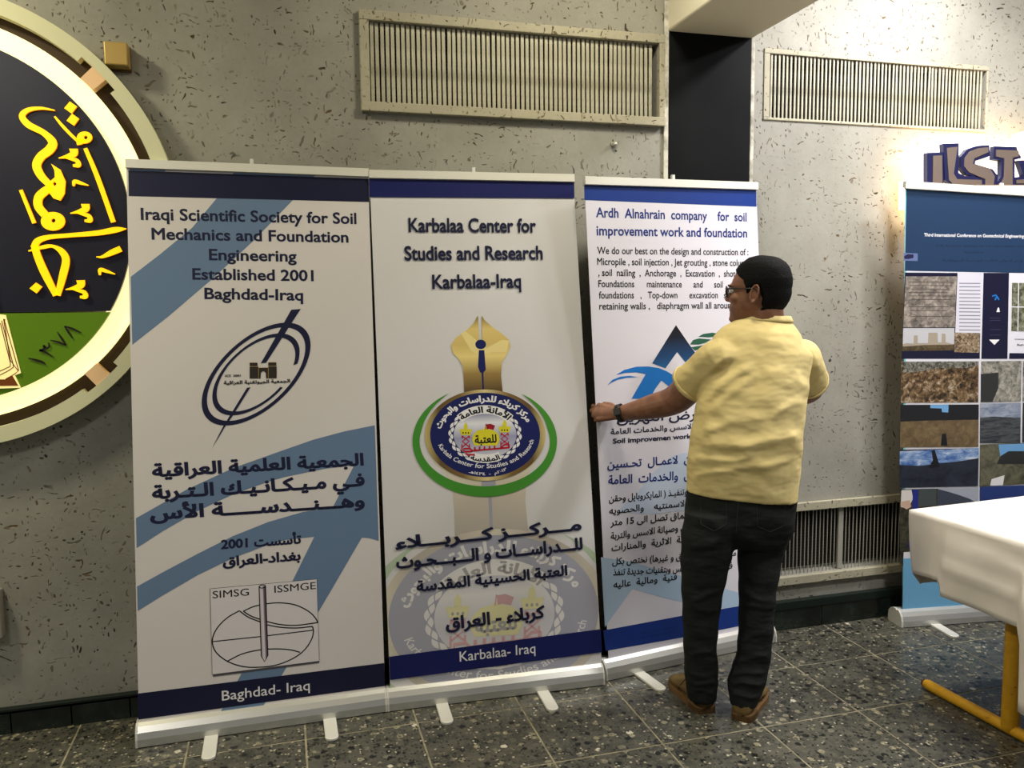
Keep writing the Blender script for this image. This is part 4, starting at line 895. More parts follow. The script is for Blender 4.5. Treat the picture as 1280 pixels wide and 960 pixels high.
p.poly('photo_panel', D([(97, 656), (492, 640), (490, 690), (390, 706), (300, 716), (200, 728), (96, 724)]), pm('blue_sky_photo', [(0.38, (52, 88, 150)), (0.55, (120, 146, 184)), (0.68, (196, 200, 210))], 14, (1, 1, 3)))
p.poly('photo_panel', D([(255, 652), (272, 650), (292, 715), (296, 735), (240, 740), (262, 700)]), mat('crane_photo', (24, 24, 30), 0.5))
p.poly('photo_panel', D([(498, 622), (800, 612), (798, 815), (495, 832)]), pm('yard_photo', [(0.35, (58, 58, 46)), (0.6, (100, 98, 80))], 22))
p.poly('photo_panel', D([(590, 622), (800, 614), (800, 690), (700, 660), (600, 690)]), mat('sky_window_photo', (100, 150, 196), 0.5)); p.poly('photo_panel', D([(600, 680), (640, 655), (720, 655), (800, 668), (800, 720), (580, 720)]), mat('shade_photo', (40, 42, 42), 0.5))
p.poly('photo_panel', D([(555, 795), (620, 775), (612, 825), (548, 828)]), M_WINK)
p.poly('photo_panel', D([(98, 846), (488, 838), (486, 1220), (96, 1228)]), pm('assembly_photo', [(0.4, (30, 34, 30)), (0.6, (74, 70, 56))], 20))
p.poly('photo_panel', G([(30, 60), (90, 58), (100, 110), (80, 150), (60, 170), (26, 160)]), mat('white_shirt_photo', (206, 200, 196), 0.5))
p.poly('photo_panel', G([(98, 58), (130, 56), (128, 200), (118, 400), (70, 405), (84, 300), (96, 160)]), mat('blue_shirt_photo', (34, 44, 128), 0.5))
p.poly('photo_panel', G([(26, 130), (80, 120), (88, 160), (60, 176), (24, 150)]), mat('skin_photo', (190, 160, 140), 0.5))
p.poly('photo_panel', G([(136, 52), (238, 50), (238, 150), (130, 160)]), mat('grey_door_photo', (66, 74, 74), 0.5)); p.poly('photo_panel', G([(246, 48), (492, 42), (488, 160), (246, 168)]), mat('grey_sky_photo', (156, 160, 172), 0.5))
p.poly('photo_panel', G([(246, 52), (300, 66), (360, 84), (430, 108), (466, 126), (470, 165), (246, 170)]), mat('dim_roof_photo', (60, 66, 80), 0.5))
p.poly('photo_panel', G([(500, 40), (900, 25), (900, 400), (498, 410)]), mat('deep_sky_photo', (38, 56, 112), 0.5))
p.poly('white_strip', [(1129, 690), (1352, 676), (1352, 684), (1128.6, 698)], M_PD)
p.poly('sky_blue_panel', [(1128.5, 698), (1352, 684), (1337, 751), (1127.9, 767)], mat('sky_blue_panel_ink', (104, 160, 196), 0.42))
# ================================================================== table under a cloth
TA = np.array([2.262, 2.527]); ang = math.radians(3.6); TXd = np.array([math.cos(ang), math.sin(ang)]); TYd = np.array([math.sin(ang), -math.cos(ang)])
TW, TL_ = 0.70, 1.80; ZT = 0.75
def TPt(a, b, z): q = TA+TXd*a+TYd*b; return np.array([q[0], q[1], z])
t = thing('table', tuple(TPt(TL_/2, TW/2, 0)), 'table on yellow tubular legs, mostly hidden under the cream cloth', 'table')
obj('tabletop', obox(TPt(TL_/2, TW/2, ZT-0.022), np.append(TXd, 0)*(TL_/2-0.012), np.append(TYd, 0)*(TW/2-0.012), [0, 0, 0.014]), mat('chipboard', (150, 120, 84), 0.6), t)
for a in (0.155, TL_-0.155):
    lf = obj('leg_frame', join(tube([TPt(a, 0.33, 0.03), TPt(a, 0.33, ZT-0.06)], 0.029, 16), tube([TPt(a, 0.05, ZT-0.055), TPt(a, TW-0.05, ZT-0.055)], 0.018, 12)), M_YELLOW, t, True)
    obj('foot_bar', tube([TPt(a, -0.03, 0.021), TPt(a, 0.74, 0.021)], 0.0205, 14), M_YELLOW, t, True)
    obj('foot_plug', tube([TPt(a, -0.042, 0.021), TPt(a, -0.034, 0.021)], 0.017, 12), mat('worn_rust', (92, 58, 30), 0.8), t)
def cloth():
    """top grid with creases, then four sides hanging with folds"""
    NX, NY = 90, 44; V = []; Fc = []; rs = np.random.RandomState(3)
    cre = [(rs.uniform(0, TL_), rs.uniform(0, TW), rs.uniform(0.1, 0.8), rs.uniform(0.06, 0.3), rs.uniform(0.006, 0.014), rs.uniform(0.002, 0.006)) for _ in range(70)]
    def topz(a, b):
        z = 0
        for ca, cb, th, ln, wd, am in cre:
            u = (a-ca)*math.cos(th)+(b-cb)*math.sin(th); v = -(a-ca)*math.sin(th)+(b-cb)*math.cos(th); z += am*math.exp(-(u/ln)**2-(v/wd)**2)
        return z
    for j in range(NY+1):
        for i in range(NX+1):
            a, b = TL_*i/NX, TW*j/NY; e = min(a, TL_-a, b, TW-b); k = min(1, e/0.03)
            V.append(TPt(a, b, ZT+0.003+topz(a, b)*k-0.004*(1-k)**2))
    for j in range(NY):
        for i in range(NX): q = j*(NX+1)+i; Fc.append((q, q+NX+1, q+NX+2, q+1))
    per = [(i, 0) for i in range(NX)]+[(NX, j) for j in range(NY)]+[(NX-i, NY) for i in range(NX)]+[(0, NY-j) for j in range(NY)]
    n = len(per); last = [j*(NX+1)+i for i, j in per]; S = []; s = 0
    R = 14; P0 = []
    for i, j in per:
        a, b = TL_*i/NX, TW*j/NY; P0.append((a, b))
    for r in range(1, R+1):
        cur = []
        for k_, (a, b) in enumerate(P0):
            da = 0.0                                       # outward direction, turning round at the corners
            ea, eb = 0.10, 0.10
            wa = max(0, 1-a/ea); wb = max(0, 1-(TL_-a)/ea); wc = max(0, 1-b/eb); wd_ = max(0, 1-(TW-b)/eb)
            oa = -(1 if a < 1e-6 else wa*0.8)+(1 if a > TL_-1e-6 else wb*0.8); ob = -(1 if b < 1e-6 else wc*0.8)+(1 if b > TW-1e-6 else wd_*0.8)
            corner = max(0, 1-math.hypot(min(a, TL_-a), min(b, TW-b))/0.12)
            drop = 0.285+0.012*math.sin(a*9)+(0.20 if b > TW/2 and a < 0.9 else 0.0)*corner
            if b > TW-1e-6: drop = 0.33+0.20*max(0, 1-abs(a-0.02)/0.25)+0.05*math.sin(a*7)
            if a < 1e-6 and b > TW-0.16: drop += 0.22*(b-(TW-0.16))/0.16
            f = r/R; fl = 0.008+(0.045 if b > TW/2 else -0.055)*f*corner*1.4+0.016*f*math.sin((a+b)*17+1.3)+0.010*f*math.sin((a-b)*31)+0.008*math.sin(3.0*f+(a+b)*6)
            if a < 1e-6:
                st = min(1, max(0, (b-0.155)/0.012)); sm = min(1, max(0, (b-0.478)/0.05)); sm = sm*sm*(3-2*sm)
                drop = (0.245-0.12*b)*(1-st)+0.276*st+0.26*sm; z_ = drop*f
                fl = 0.003+0.012*st*min(1, f*4)+0.040*sm*min(1, f*2.0)-0.020*f*max(0, 1-b/0.05)
                fl += 0.009*math.exp(-((z_-0.165-0.06*(b-0.2))/0.022)**2)*st-0.010*math.exp(-((z_-0.012-0.16*(b-0.17))/0.010)**2)*st*(1-sm)+0.005*math.sin(b*23+z_*14)*f+0.006*math.exp(-((b-0.13)/0.012)**2)
            nrm = math.hypot(oa, ob) or 1; oa, ob = oa/nrm, ob/nrm
            ease = min(1, f*3); cur.append(len(V)); V.append(TPt(a+oa*fl*ease, b+ob*fl*ease, ZT+0.001-drop*f))
        for k_ in range(n):
            m_ = (k_+1) % n; Fc.append((last[k_], last[m_], cur[m_], cur[k_]))
        last = cur
    return V, Fc
cl = obj('tablecloth', cloth(), M_TCLOTH, None, True, loc=tuple(TPt(TL_/2, TW/2, ZT)))
_s = cl.modifiers.new('thick', 'SOLIDIFY'); _s.thickness = 0.0016; _s.offset = 1
tag(cl, 'creased cream cloth draped over the yellow legged table', 'tablecloth')

# ================================================================== the man
def V3(*a): return np.array(a, float)
YB = 2.62
person_parts = []
def sec(py, pl, pr, Y, hd, n=40, e=2.3, dy=0.0, tilt=0.0, shrink=0.0):
    """body cross section whose silhouette runs from pixel pl to pr at depth Y"""
    c_ = W((pl+pr)/2, py, Y); v = c_-CAM; v[2] = 0; v /= np.linalg.norm(v); hx = V3(v[1], -v[0], 0)
    def hit(px_): d = ray(px_, py); return ((CAM+d*(((c_-CAM)@v)/(d@v)))-c_)@hx
    a, b = hit(pl), hit(pr); c_ = c_+hx*(a+b)/2; h = hx*((b-a)/2-shrink); dv = v*(hd-shrink)
    out = []
    for t in np.linspace(0, 2*math.pi, n, endpoint=False):
        ct, st = math.cos(t), math.sin(t); x = math.copysign(abs(ct)**(2/e), ct); y = math.copysign(abs(st)**(2/e), st)
        out.append(c_+V3(0, dy, 0)+h*x+dv*y+V3(0, 0, tilt*x))
    return out
SHIRT = [(618, 858, 998, 0.128, 2.5), (600, 857.5, 999, 0.132, 2.4), (570, 859.5, 1001, 0.140, 2.3), (540, 864, 1004, 0.142, 2.3), (510, 870, 1007.5, 0.138, 2.3), (485, 876, 1011, 0.130, 2.4), (460, 880, 1014, 0.122, 2.4), (440, 884, 1014, 0.112, 2.3),
         (424, 892, 1008, 0.096, 2.2), (413, 903, 1000, 0.080, 2.1), (405, 916, 994, 0.066, 2.0), (400, 926, 990, 0.056, 2.0), (396.5, 930, 988, 0.050, 2.0)]
def torso(shrink, rows=SHIRT, tilt=-0.012): return loft([sec(py, l, r, YB-(0.012 if py > 480 else 0.0), d, e=e, tilt=tilt, shrink=shrink) for py, l, r, d, e in rows])
shL = W(899, 446, YB+0.020); shR = W(1001, 446, YB+0.03)
elL = W(843, 500, 2.865); wrL = W(775, 517, 3.015)
elR = W(1011, 486, 2.87); wrR = W(978, 500, 2.99)
neck = W(957, 398, YB+0.01)
body = [torso(0.016)]
body.append(tube([neck+V3(0, 0, -0.06), neck+V3(-0.004, 0.006, 0.03), neck+V3(-0.010, 0.016, 0.09)], [0.072, 0.061, 0.060], 20))
armL = catmull([shL, (shL*0.45+elL*0.55)+V3(0, 0, -0.004), elL, (elL+wrL)/2+V3(0.0, 0, -0.004), wrL], 5)
rL = np.interp(np.linspace(0, 1, len(armL)), [0, 0.25, 0.45, 0.55, 0.68, 0.88, 1.0], [0.062, 0.060, 0.058, 0.054, 0.050, 0.037, 0.030])
body.append(tube(armL, rL, 20))
armR = catmull([shR, (shR+elR)/2+V3(0.01, 0, 0), elR, (elR+wrR)/2, wrR], 5)
body.append(tube(armR, rL, 20))
# legs and feet (inside the trousers and shoes)
def leg(rows): return rows
LEGL = [(640, 856, 926, YB, 0.088), (668, 851.5, 921, YB+0.005, 0.088), (700, 850.5, 914, YB+0.012, 0.080), (735, 851.5, 905.5, YB+0.022, 0.068), (760, 852.5, 901, YB+0.028, 0.062), (790, 853.5, 897.5, YB+0.036, 0.058), (815, 854.5, 896, YB+0.045, 0.058), (835, 855, 898.5, YB+0.052, 0.058), (848, 856, 898, YB+0.058, 0.060), (862, 857.5, 896.5, YB+0.064, 0.062), (872.5, 860, 896.5, YB+0.066, 0.060)]
LEGR = [(640, 920, 995, YB-0.006, 0.088), (662, 920.5, 993, YB-0.008, 0.088), (690, 921.5, 980, YB-0.012, 0.080), (735, 923, 971.5, YB-0.018, 0.068), (760, 923, 969, YB-0.02, 0.062), (790, 922.5, 967, YB-0.02, 0.058), (815, 921, 964.5, YB-0.02, 0.058), (835, 915, 961.5, YB-0.02, 0.058), (850, 909.5, 958, YB-0.02, 0.060), (862, 909, 954, YB-0.02, 0.060), (875, 911.5, 948, YB-0.018, 0.056), (880, 913, 946, YB-0.018, 0.054)]
PELV = [(606, 859, 997, 0.118), (625, 857, 996.5, 0.126), (645, 855.5, 995, 0.124), (660, 854, 992, 0.108), (672, 854, 987, 0.088), (682, 862, 976, 0.055)]
def trous(shrink):
    a = [loft([sec(py, l, r, Y, d, 28, 2.1, shrink=shrink) for py, l, r, Y, d in rows]) for rows in (LEGL, LEGR)]
    a.append(loft([sec(py, l, r, YB-0.004, d, 36, 2.3, shrink=shrink) for py, l, r, d in PELV])); return a
body += trous(0.014)
hL, tL = FL(881, 889, 0.0), FL(846, 853, 0.0); hR, tR = FL(928, 899, 0.0), FL(952, 856, 0.0)
def footdir(h_, t_, yaw=None): d = t_-h_; d[2] = 0; return d/np.linalg.norm(d)
dL = footdir(hL, tL); dR = footdir(hR, tR)
hL = hL+dL*0.03; hR = hR+dR*0.03
def foot(h_, d, s=1.0): return join(tube([h_+V3(0, 0, 0.05), h_+d*0.10+V3(0, 0, 0.045), h_+d*0.18+V3(0, 0, 0.030)], [0.030*s, 0.026*s, 0.016*s], 16), tube([h_+d*0.01+V3(0, 0, 0.05), h_+d*0.01+V3(0, 0, 0.17)], [0.036, 0.042], 16))
body += [foot(hL, dL), foot(hR, dR)]
# head: built facing f, ears along +-s, then placed on the neck
hf = V3(-math.cos(math.radians(44)), math.sin(math.radians(44)), -0.03); hf /= np.linalg.norm(hf)
hs = np.cross(V3(0, 0, 1), hf); hs /= np.linalg.norm(hs); hu = np.cross(hf, hs)
HO = W(947.5, 402.5, YB+0.02)                                            # under the chin line, on the ear axis
HS = 0.985
def HP(f, s, u): return HO+(hf*f+hs*s+hu*u)*HS
HSEC = [(0.000, 0.052, 0.088, 0.020), (0.008, 0.000, 0.098, 0.040), (0.022, -0.060, 0.103, 0.054), (0.040, -0.080, 0.102, 0.062), (0.058, -0.092, 0.100, 0.067), (0.078, -0.101, 0.097, 0.070), (0.100, -0.106, 0.092, 0.071), (0.118, -0.106, 0.090, 0.0735),
        (0.134, -0.109, 0.096, 0.076), (0.155, -0.110, 0.089, 0.0775), (0.175, -0.106, 0.080, 0.076), (0.192, -0.100, 0.067, 0.071), (0.207, -0.088, 0.050, 0.062), (0.219, -0.070, 0.030, 0.048), (0.227, -0.045, 0.020, 0.030), (0.230, -0.022, -0.004, 0.012)]
def head_rings(off=None, n=56):
    rows = []; Z = [r[0] for r in HSEC]
    for u in np.linspace(0, 0.230, 44):
        b_, f_, w_ = [np.interp(u, Z, [r[k] for r in HSEC]) for k in (1, 2, 3)]; ring = []
        for t in np.linspace(0, 2*math.pi, n, endpoint=False):
            ct, st = math.cos(t), math.sin(t); c0 = (f_+b_)/2; h_ = (f_-b_)/2; e = 2.25 if u > 0.05 else 2.0
            x = math.copysign(abs(ct)**(2/e), ct); y = math.copysign(abs(st)**(2/e), st)
            o = off(u, t) if off else 0.0; k = 1+o/0.08
            ring.append(HP(c0+h_*x*k, w_*y*k, u+(o*0.9 if u > 0.17 else 0)*max(0, (u-0.17)/0.06)))
        rows.append(ring)
    return rows
head = [loft(head_rings())]
head.append(loft([[HP(0.086+q*0.5, -w_, u), HP(0.090+q, -w_*0.35, u), HP(0.090+q, w_*0.35, u), HP(0.086+q*0.5, w_, u), HP(0.07, w_, u), HP(0.07, -w_, u)] for u, q, w_ in ((0.130, 0.006, 0.007), (0.118, 0.010, 0.008), (0.105, 0.019, 0.011), (0.094, 0.028, 0.015), (0.087, 0.031, 0.018), (0.080, 0.024, 0.019), (0.076, 0.008, 0.014))]))
head.append(ellipsoid(HP(0.094, 0, 0.060), hf*0.012, hs*0.024, hu*0.0065)); head.append(ellipsoid(HP(0.093, 0, 0.049), hf*0.012, hs*0.021, hu*0.007))
head.append(ellipsoid(HP(0.090, 0, 0.015), hf*0.016, hs*0.020, hu*0.015))
head.append(ellipsoid(HP(0.088, 0, 0.137), hf*0.012, hs*0.052, hu*0.009))
for s_ in (-1, 1):
    head.append(ellipsoid(HP(0.070, s_*0.040, 0.088), hf*0.024, hs*0.020, hu*0.022))
    ec = HP(-0.006, s_*0.076, 0.102); ea = hf*0.9*0.017-hu*0.003; eu = hu*0.031-hf*0.006; eo = hs*s_
    lo = [ec+ea*1.0*math.cos(t)+eu*math.sin(t)+eo*(0.010-0.006*math.cos(t)) for t in np.linspace(-0.6, 2*math.pi-1.3, 22)]
    head.append(tube(lo, 0.0042, 8)); head.append(ellipsoid(ec+eo*0.001, ea*0.95, eu*0.92, eo*0.005)); head.append(ellipsoid(ec-eu*0.86+ea*0.1+eo*0.005, ea*0.42, eu*0.26, eo*0.005))
    head.append(ellipsoid(ec+ea*0.85+eo*0.003, ea*0.22, eu*0.22, eo*0.005))
head.append(tube([neck+V3(0, 0, -0.02), HP(-0.024, 0, 0.045)], [0.068, 0.064], 22))
body += head
# hands
def hand(wr, pdir, up, back, curls, thumb, sc=1.0):
    """wr wrist, pdir towards the knuckles, up across the palm (towards the index), back = back of hand"""
    parts = [tube([wr, wr+pdir*0.045, wr+pdir*0.085], [0.0245, 0.030, 0.030], 16, flat=0.52, up=back)]
    parts += [tube([wr+pdir*0.02+up*u_*0.5, wr+pdir*0.086+up*u_], [0.013, 0.0125], 12) for u_ in (-0.028, -0.010, 0.010, 0.028)]
    for k, (u_, L_, r_) in enumerate(((0.029, 0.074, 0.0092), (0.0095, 0.082, 0.0095), (-0.0100, 0.076, 0.0091), (-0.0285, 0.060, 0.0082))):
        p_ = wr+pdir*(0.088-0.004*abs(k-1))+up*u_; d = pdir.copy(); a = 0.0; pts = [p_]
        for seg, cu in zip((0.45, 0.30, 0.25), curls[k]):
            a += cu; d = pdir*math.cos(a)-back*math.sin(a); p_ = p_+d*L_*seg; pts.append(p_)
        parts.append(tube(pts, [r_*1.08, r_, r_*0.94, r_*0.82], 10))
    parts.append(tube([wr+pdir*0.015+up*0.018]+[wr+thumb[i] for i in range(3)], [0.014, 0.0125, 0.0108, 0.0088], 12))
    return parts
pd = W(757, 516, 3.045)-wrL; pd = pd/np.linalg.norm(pd); bk_ = V3(-0.10, -1, 0.32); bk_ = bk_-pd*(bk_@pd); bk_ /= np.linalg.norm(bk_); upv = np.cross(pd, bk_); upv = upv if upv[2] > 0 else -upv
c75 = (0.55, 1.05, 0.85)
body += hand(wrL, pd, upv, bk_, [(0.45, 0.95, 0.6), (0.55, 1.0, 0.7), (0.65, 1.05, 0.75), (0.75, 1.05, 0.8)], [pd*0.045+upv*0.036-bk_*0.014, pd*0.075+upv*0.040-bk_*0.020, pd*0.100+upv*0.034-bk_*0.024])
pd2 = V3(-0.85, 0.45, 0.10); pd2 /= np.linalg.norm(pd2); b2 = V3(0.7, -0.2, 0.68); b2 = b2-pd2*(b2@pd2); b2 /= np.linalg.norm(b2); up2 = np.cross(b2, pd2)
body += hand(wrR, pd2, up2, b2, [(0.4, 0.6, 0.4)]*4, [pd2*0.04+up2*0.034-b2*0.01, pd2*0.07+up2*0.036-b2*0.018, pd2*0.09+up2*0.03-b2*0.022])
bv = remesh(join(*body), 0.0036, 2, 0.4)
base = (float((hL+hR)[0]/2), float((hL+hR)[1]/2), 0.0)
person = tag(obj('person', bv, M_SKIN, None, True, loc=base), 'man in a yellow polo shirt and black trousers holding the edge of a banner', 'person')
# stubble tint on jaw is left to the skin; eyes, lids and brows
for s_ in (-1, 1):
    e_ = obj('eye', ellipsoid(HP(0.083, s_*0.031, 0.118), hf*0.0105, hs*0.0115, hu*0.0105, 10), mat('eye_white', (214, 206, 198), 0.3), person, True)
    obj('iris', ellipsoid(HP(0.0925, s_*0.031, 0.118), hf*0.0022, hs*0.0055, hu*0.0055, 8), mat('iris_brown', (42, 26, 16), 0.2), e_, True)
    obj('eyebrow', tube([HP(0.098, s_*0.014, 0.134), HP(0.098, s_*0.030, 0.139), HP(0.087, s_*0.050, 0.136)], [0.003, 0.0038, 0.002], 8), M_HAIR, person, True)
# hair: same skull form pushed out where hair grows, sunk below the skin over the face
def hair_off(u, t):
    fr = math.cos(t)                                                # 1 = front, -1 = back
    line = np.interp(fr, [-1, -0.75, -0.35, -0.08, 0.02, 0.28, 0.36, 0.62, 0.82, 1.0], [0.008, 0.012, 0.030, 0.128, 0.130, 0.098, 0.150, 0.166, 0.178, 0.184])
    k = max(-1, min(1, (u-line)/0.010)); top = (0.0110-0.0055*max(0, min(1, (fr+0.1)/0.6))*(1-min(1, max(0, (u-0.18)/0.03))))+0.003*max(0, (u-0.17)/0.06)
    low = 0.55+0.45*min(1, max(0, (u-0.03)/0.06))
    return (top*low if k > 0 else -0.014)*abs(k) if k < 0 or k < 1 else top*low
hr = remesh(loft(head_rings(hair_off, 72)), 0.0028, 1, 0.3)
rs = np.random.RandomState(5); hvv = hr[0]+np.stack([np.sin(hr[0][:, 2]*900+hr[0][:, 0]*700), np.sin(hr[0][:, 0]*1100), np.sin(hr[0][:, 1]*900+hr[0][:, 2]*500)], 1)*0.0005
obj('hair', (hvv, hr[1]), M_HAIR, person, True)
# glasses
gl = obj('glasses', join(*[tube([HP(0.101, s_*0.063, 0.126), HP(0.05, s_*0.079, 0.124), HP(-0.004, s_*0.083, 0.122), HP(-0.022, s_*0.082, 0.108)], [0.0026, 0.0022, 0.0020, 0.0018], 8) for s_ in (-1, 1)]+
     [tube([HP(0.108-0.010*abs(math.cos(t)*0.5+0.5 if s_ > 0 else 0.5-math.cos(t)*0.5)**2, s_*0.034+0.027*(abs(math.cos(t))**0.7*math.copysign(1, math.cos(t))), 0.115+0.019*(abs(math.sin(t))**0.7*math.copysign(1, math.sin(t)))) for t in np.linspace(0, 2*math.pi, 25)], 0.0024, 8, caps=False) for s_ in (-1, 1)]+
     [tube([HP(0.111, -0.008, 0.120), HP(0.114, 0, 0.122), HP(0.111, 0.008, 0.120)], 0.002, 8)]), M_BLACK, person, True)
ML = mat('clear_lens', (235, 240, 245), 0.05); ML.node_tree.nodes['Principled BSDF'].inputs['Transmission Weight'].default_value = 1.0; ML.node_tree.nodes['Principled BSDF'].inputs['IOR'].default_value = 1.1
for s_ in (-1, 1): obj('lens', ellipsoid(HP(0.104, s_*0.034, 0.115), hf*0.0012, hs*0.025, hu*0.017, 8), ML, gl, True)

# ---- shirt
def folds(V, lines, sign=-1):
    """raise soft ridges along lines given on the back of the cloth; moves vertices towards the room"""
    px = PR(V); D = np.zeros(len(V))
    for (x0, y0, x1, y1, w_, am) in lines:
        a, b = np.array([x0, y0], float), np.array([x1, y1], float); d = b-a; L = np.linalg.norm(d); d /= L; r = px-a; u = r@d; v = r@np.array([-d[1], d[0]])
        v = v+3.0*np.sin(u/L*5+x0); D += am*np.exp(-(v/w_)**2)*np.clip(np.minimum(u/L, 1-u/L)*5+0.15, 0, 1)
    return D
sl_c = [shL+V3(0.05, 0, 0.0), shL, shL*0.60+elL*0.40, shL*0.36+elL*0.64+V3(0.0, -0.012, 0.004)]
sr_c = [shR+V3(-0.06, 0, -0.0), shR, shR*0.62+elR*0.38+V3(0.008, 0, 0), shR*0.28+elR*0.72+V3(0.006, 0, 0)]
shirt = [torso(0.0), tube(catmull(sl_c, 5), np.interp(np.linspace(0, 1, 16), [0, 0.33, 0.66, 1.0], [0.045, 0.068, 0.074, 0.077]), 26, caps=False), tube(catmull(sr_c, 5), np.interp(np.linspace(0, 1, 16), [0, 0.33, 0.66, 1.0], [0.045, 0.068, 0.072, 0.074]), 26, caps=False)]
sv, sf = remesh(join(*shirt), 0.0055, 4, 0.5)
FO = [(846, 470, 905, 430, 5, 0.006), (858, 484, 925, 440, 5, 0.007), (885, 498, 940, 455, 6, 0.009), (884, 512, 950, 470, 6, 0.006), (872, 540, 960, 520, 6, 0.006), (868, 560, 975, 552, 6, 0.007), (862, 578, 940, 570, 5, 0.006), (900, 590, 995, 572, 5, 0.006), (930, 560, 1003, 540, 6, 0.006),
      (960, 520, 1008, 500, 6, 0.006), (860, 597, 930, 588, 4, 0.004), (1016, 430, 1022, 500, 5, 0.007), (1000, 420, 1010, 480, 6, -0.006), (940, 410, 990, 420, 7, 0.003), (880, 520, 905, 600, 9, 0.005), (985, 520, 998, 600, 9, 0.005), (925, 470, 1000, 455, 9, 0.005), (905, 545, 975, 600, 8, 0.004)]
Vn = np.asarray(sv); D = folds(Vn, FO); cen = Vn.mean(0); back = np.clip((YB+0.06-Vn[:, 1])/0.10, 0, 1)
fn = 0.0028*np.sin(Vn[:, 0]*38+Vn[:, 2]*26)*np.sin(Vn[:, 2]*31-Vn[:, 0]*12)
dirv = np.stack([(Vn[:, 0]-cen[0])*0.8, (Vn[:, 1]-YB-0.02)*1.0, np.zeros(len(Vn))], 1); dirv /= np.linalg.norm(dirv, axis=1)[:, None]+1e-9
sv = Vn+dirv*((D*back*1.1+fn)[:, None])
shirt_o = obj('shirt', (sv, sf), M_SHIRT, person, True)
# collar band and hem stitched to the shirt
ringc = lambda py, l, r, d, o, Y=YB: sec(py, l-o, r+o, Y, d+o*0.003, 40, 2.0, tilt=-0.004)
col = loft([ringc(401.5, 924, 991.5, 0.058, 1.0), ringc(398.5, 927.5, 989.5, 0.056, 1.5), ringc(394.0, 929.5, 988.5, 0.054, 0.5)], False)
co = obj('collar', col, M_SHIRT, person, True); _s = co.modifiers.new('thick', 'SOLIDIFY'); _s.thickness = 0.004; _s.offset = -1
for rr in (sl_c, sr_c):                                             # ribbed cuffs
    a, b = np.array(rr[-2]), np.array(rr[-1]); d = (b-a)/np.linalg.norm(b-a)
    cu = tube([b-d*0.012, b+d*0.004], 0.0775 if rr is sl_c else 0.0745, 30, caps=False)
    cu = (cu[0][:60], [f for f in cu[1] if max(f) < 60]); q = obj('cuff', cu, M_SHIRT, person, True); _s = q.modifiers.new('thick', 'SOLIDIFY'); _s.thickness = 0.004; _s.offset = 1
# ---- trousers
tv, tf = remesh(join(*trous(0.0)), 0.006, 3, 0.5); Vn = np.asarray(tv)
TF = [(858, 748, 900, 742, 3.5, 0.006), (856, 757, 898, 764, 4, 0.005), (925, 742, 968, 750, 3.5, 0.006), (924, 760, 966, 756, 4, 0.005), (857, 838, 897, 846, 3, 0.007), (858, 850, 897, 858, 3, 0.007), (860, 864, 896, 868, 3, 0.006), (911, 846, 958, 838, 3, 0.007), (911, 858, 955, 852, 3, 0.007), (912, 870, 953, 868, 3, 0.006),
      (862, 690, 905, 668, 5, 0.005), (925, 672, 975, 690, 5, 0.005), (868, 640, 915, 665, 6, 0.004), (930, 662, 985, 640, 6, 0.004), (858, 790, 896, 800, 4, 0.004), (922, 800, 964, 792, 4, 0.004), (860, 820, 896, 815, 3, 0.004), (915, 824, 962, 822, 3, 0.005)]
D = folds(Vn, TF); lx = np.where(PR(Vn)[:, 0] < 915, W(877, 760, YB)[0], W(946, 760, YB)[0]); dirv = np.stack([Vn[:, 0]-lx, Vn[:, 1]-YB-0.02, np.zeros(len(Vn))], 1); dirv /= np.linalg.norm(dirv, axis=1)[:, None]+1e-9
tv = Vn+dirv*(D*1.0+0.0015*np.sin(Vn[:, 2]*60+Vn[:, 0]*30))[:, None]
tro = obj('trousers', (tv, tf), M_JEANS, person, True)
bvh = BVHTree.FromPolygons([Vector(v) for v in tv], tf)
def onto(px, off=0.002):
    out = []
    for x, y in px:
        d = Vector(ray(x, y)).normalized(); h_ = bvh.ray_cast(Vector(CAM), d)
        p_ = h_[0] if h_[0] is not None else Vector(W(x, y, YB-0.1)); out.append(np.array(p_-d*off))
    return out
M_SEAM = mat('denim_seam', (44, 46, 45), 0.8)
def densify(px, k=6): return [(px[i][0]+(px[i+1][0]-px[i][0])*t, px[i][1]+(px[i+1][1]-px[i][1])*t) for i in range(len(px)-1) for t in np.linspace(0, 1, k, endpoint=False)]+[px[-1]]
for px in ([(876, 622), (908, 628), (908, 655), (893, 664), (876, 655), (876, 622)], [(946, 630), (981, 630), (980, 657), (963, 665), (947, 658), (946, 630)]):
    obj('pocket', tube(onto(densify(px), 0.0005), 0.0011, 6, caps=False), M_SEAM, person, True)
obj('seam', tube(onto(densify([(925, 616), (922, 640), (920, 668)], 8), 0.0003), 0.0012, 6, caps=False), M_SEAM, person, True)
# keys hanging at the back pocket
kr = onto([(876, 607)], 0.012)[0]
keys = obj('key_ring', tube([kr+V3(0.009*math.cos(t), -0.002, 0.010*math.sin(t)) for t in np.linspace(0, 2*math.pi, 20)], 0.0016, 6, caps=False), mat('key_metal', (170, 160, 130), 0.35, 0.8), person, True)
obj('key_clip', tube(catmull([kr+V3(0.006, -0.003, -0.008), kr+V3(0.018, -0.004, -0.006), kr+V3(0.030, -0.003, -0.011), kr+V3(0.044, 0.002, -0.012)], 4), [0.003]*13, 6), mat('key_metal', (170, 160, 130)), keys, True)
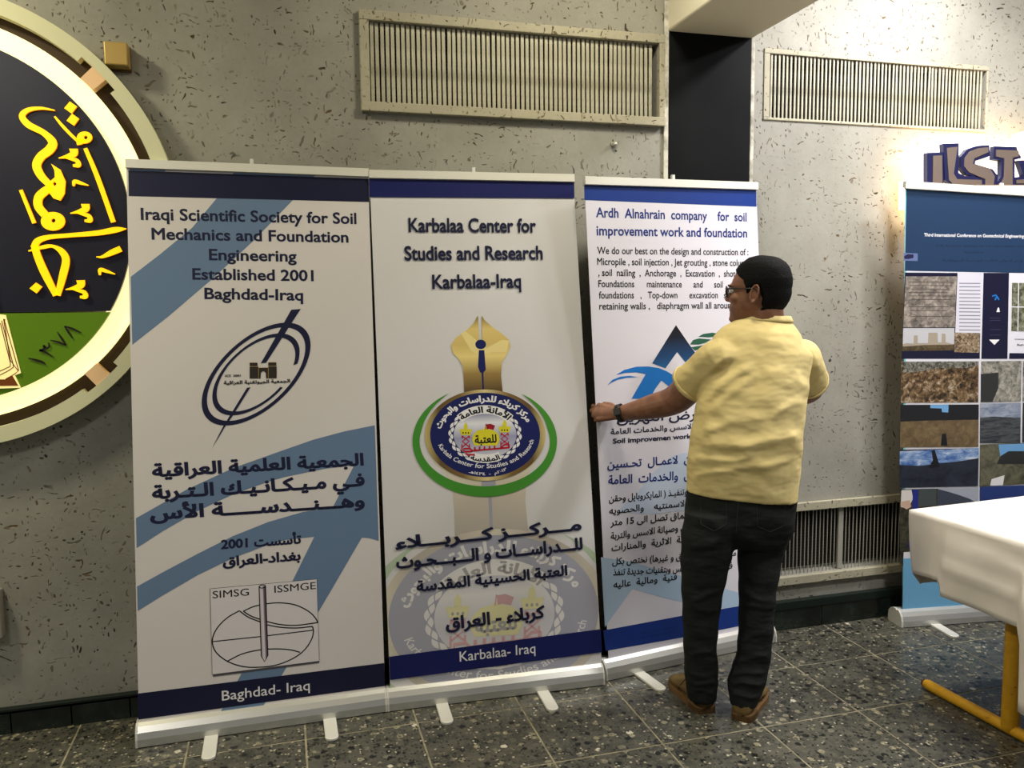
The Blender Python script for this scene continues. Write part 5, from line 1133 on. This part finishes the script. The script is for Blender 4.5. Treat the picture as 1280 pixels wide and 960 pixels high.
# ---- shoes
def shoe(h_, d, nm):
    s = np.cross(V3(0, 0, 1), d); rings = []; sole = []
    for f, hw, top, e in ((-0.052, 0.020, 0.062, 2), (-0.046, 0.031, 0.074, 2.2), (-0.020, 0.039, 0.082, 2.3), (0.020, 0.041, 0.088, 2.3), (0.060, 0.042, 0.090, 2.3), (0.095, 0.046, 0.078, 2.3), (0.130, 0.050, 0.064, 2.3), (0.165, 0.050, 0.054, 2.2), (0.195, 0.044, 0.047, 2.2), (0.214, 0.032, 0.038, 2), (0.223, 0.014, 0.030, 2)):
        z0 = 0.020; c_ = h_+d*f; rings.append([c_+s*hw*math.copysign(abs(math.cos(t))**(2/e), math.cos(t))*(1.0 if math.sin(t) < 0.2 else 0.93)+V3(0, 0, z0+(top-z0)*(0.5+0.5*math.copysign(abs(math.sin(t))**(2/e), math.sin(t)))) for t in np.linspace(0, 2*math.pi, 24, endpoint=False)])
        sole.append((c_, hw+0.004))
    sh = obj('shoe', loft(rings), M_SUEDE, person, True)
    L_ = [c_+s*w_ for c_, w_ in sole]; R_ = [c_-s*w_ for c_, w_ in sole][::-1]; o_ = L_+R_
    z = lambda zz, k=1.0: [p_*1.0+V3(0, 0, zz) for p_ in o_]
    obj('sole', loft([z(0.0005), z(0.018), z(0.022)]), M_SOLE, sh)
    obj('heel', loft([[p_+V3(0, 0, zz) for p_ in o_[:4]+o_[-4:]] for zz in (0.0002, 0.0275)]), M_SOLE, sh)
    cs = [h_+d*f+s*w_+V3(0, 0, zz) for f, w_, zz in ((0.105, -0.046, 0.030), (0.085, -0.040, 0.062), (0.080, -0.020, 0.084), (0.078, 0.0, 0.088), (0.080, 0.020, 0.084), (0.085, 0.040, 0.062), (0.105, 0.046, 0.030))]
    obj('seam', tube(catmull(cs, 4), 0.0022, 6), mat('shoe_seam', (52, 34, 20), 0.8), sh, True)
    return sh
shoe(hL, dL, 0); shoe(hR, dR, 1)
# ---- watch
wc = wrL*0.97+elL*0.03+pd*0.004; wd2 = (wrL-elL)/np.linalg.norm(wrL-elL)
wch = obj('watch', join((lambda q: (q[0][:64], [f for f in q[1] if max(f) < 64]))(tube([wc-wd2*0.010, wc+wd2*0.010], 0.0335, 32, caps=False))), mat('watch_strap', (22, 22, 23), 0.5), person, True)
_s = wch.modifiers.new('thick', 'SOLIDIFY'); _s.thickness = 0.004; _s.offset = 1
ub = bk_-wd2*(bk_@wd2); ub /= np.linalg.norm(ub); wu = np.cross(wd2, ub)
obj('watch_face', obox(wc+ub*0.036, wd2*0.014, wu*0.013, ub*0.004), M_BLACK, wch)
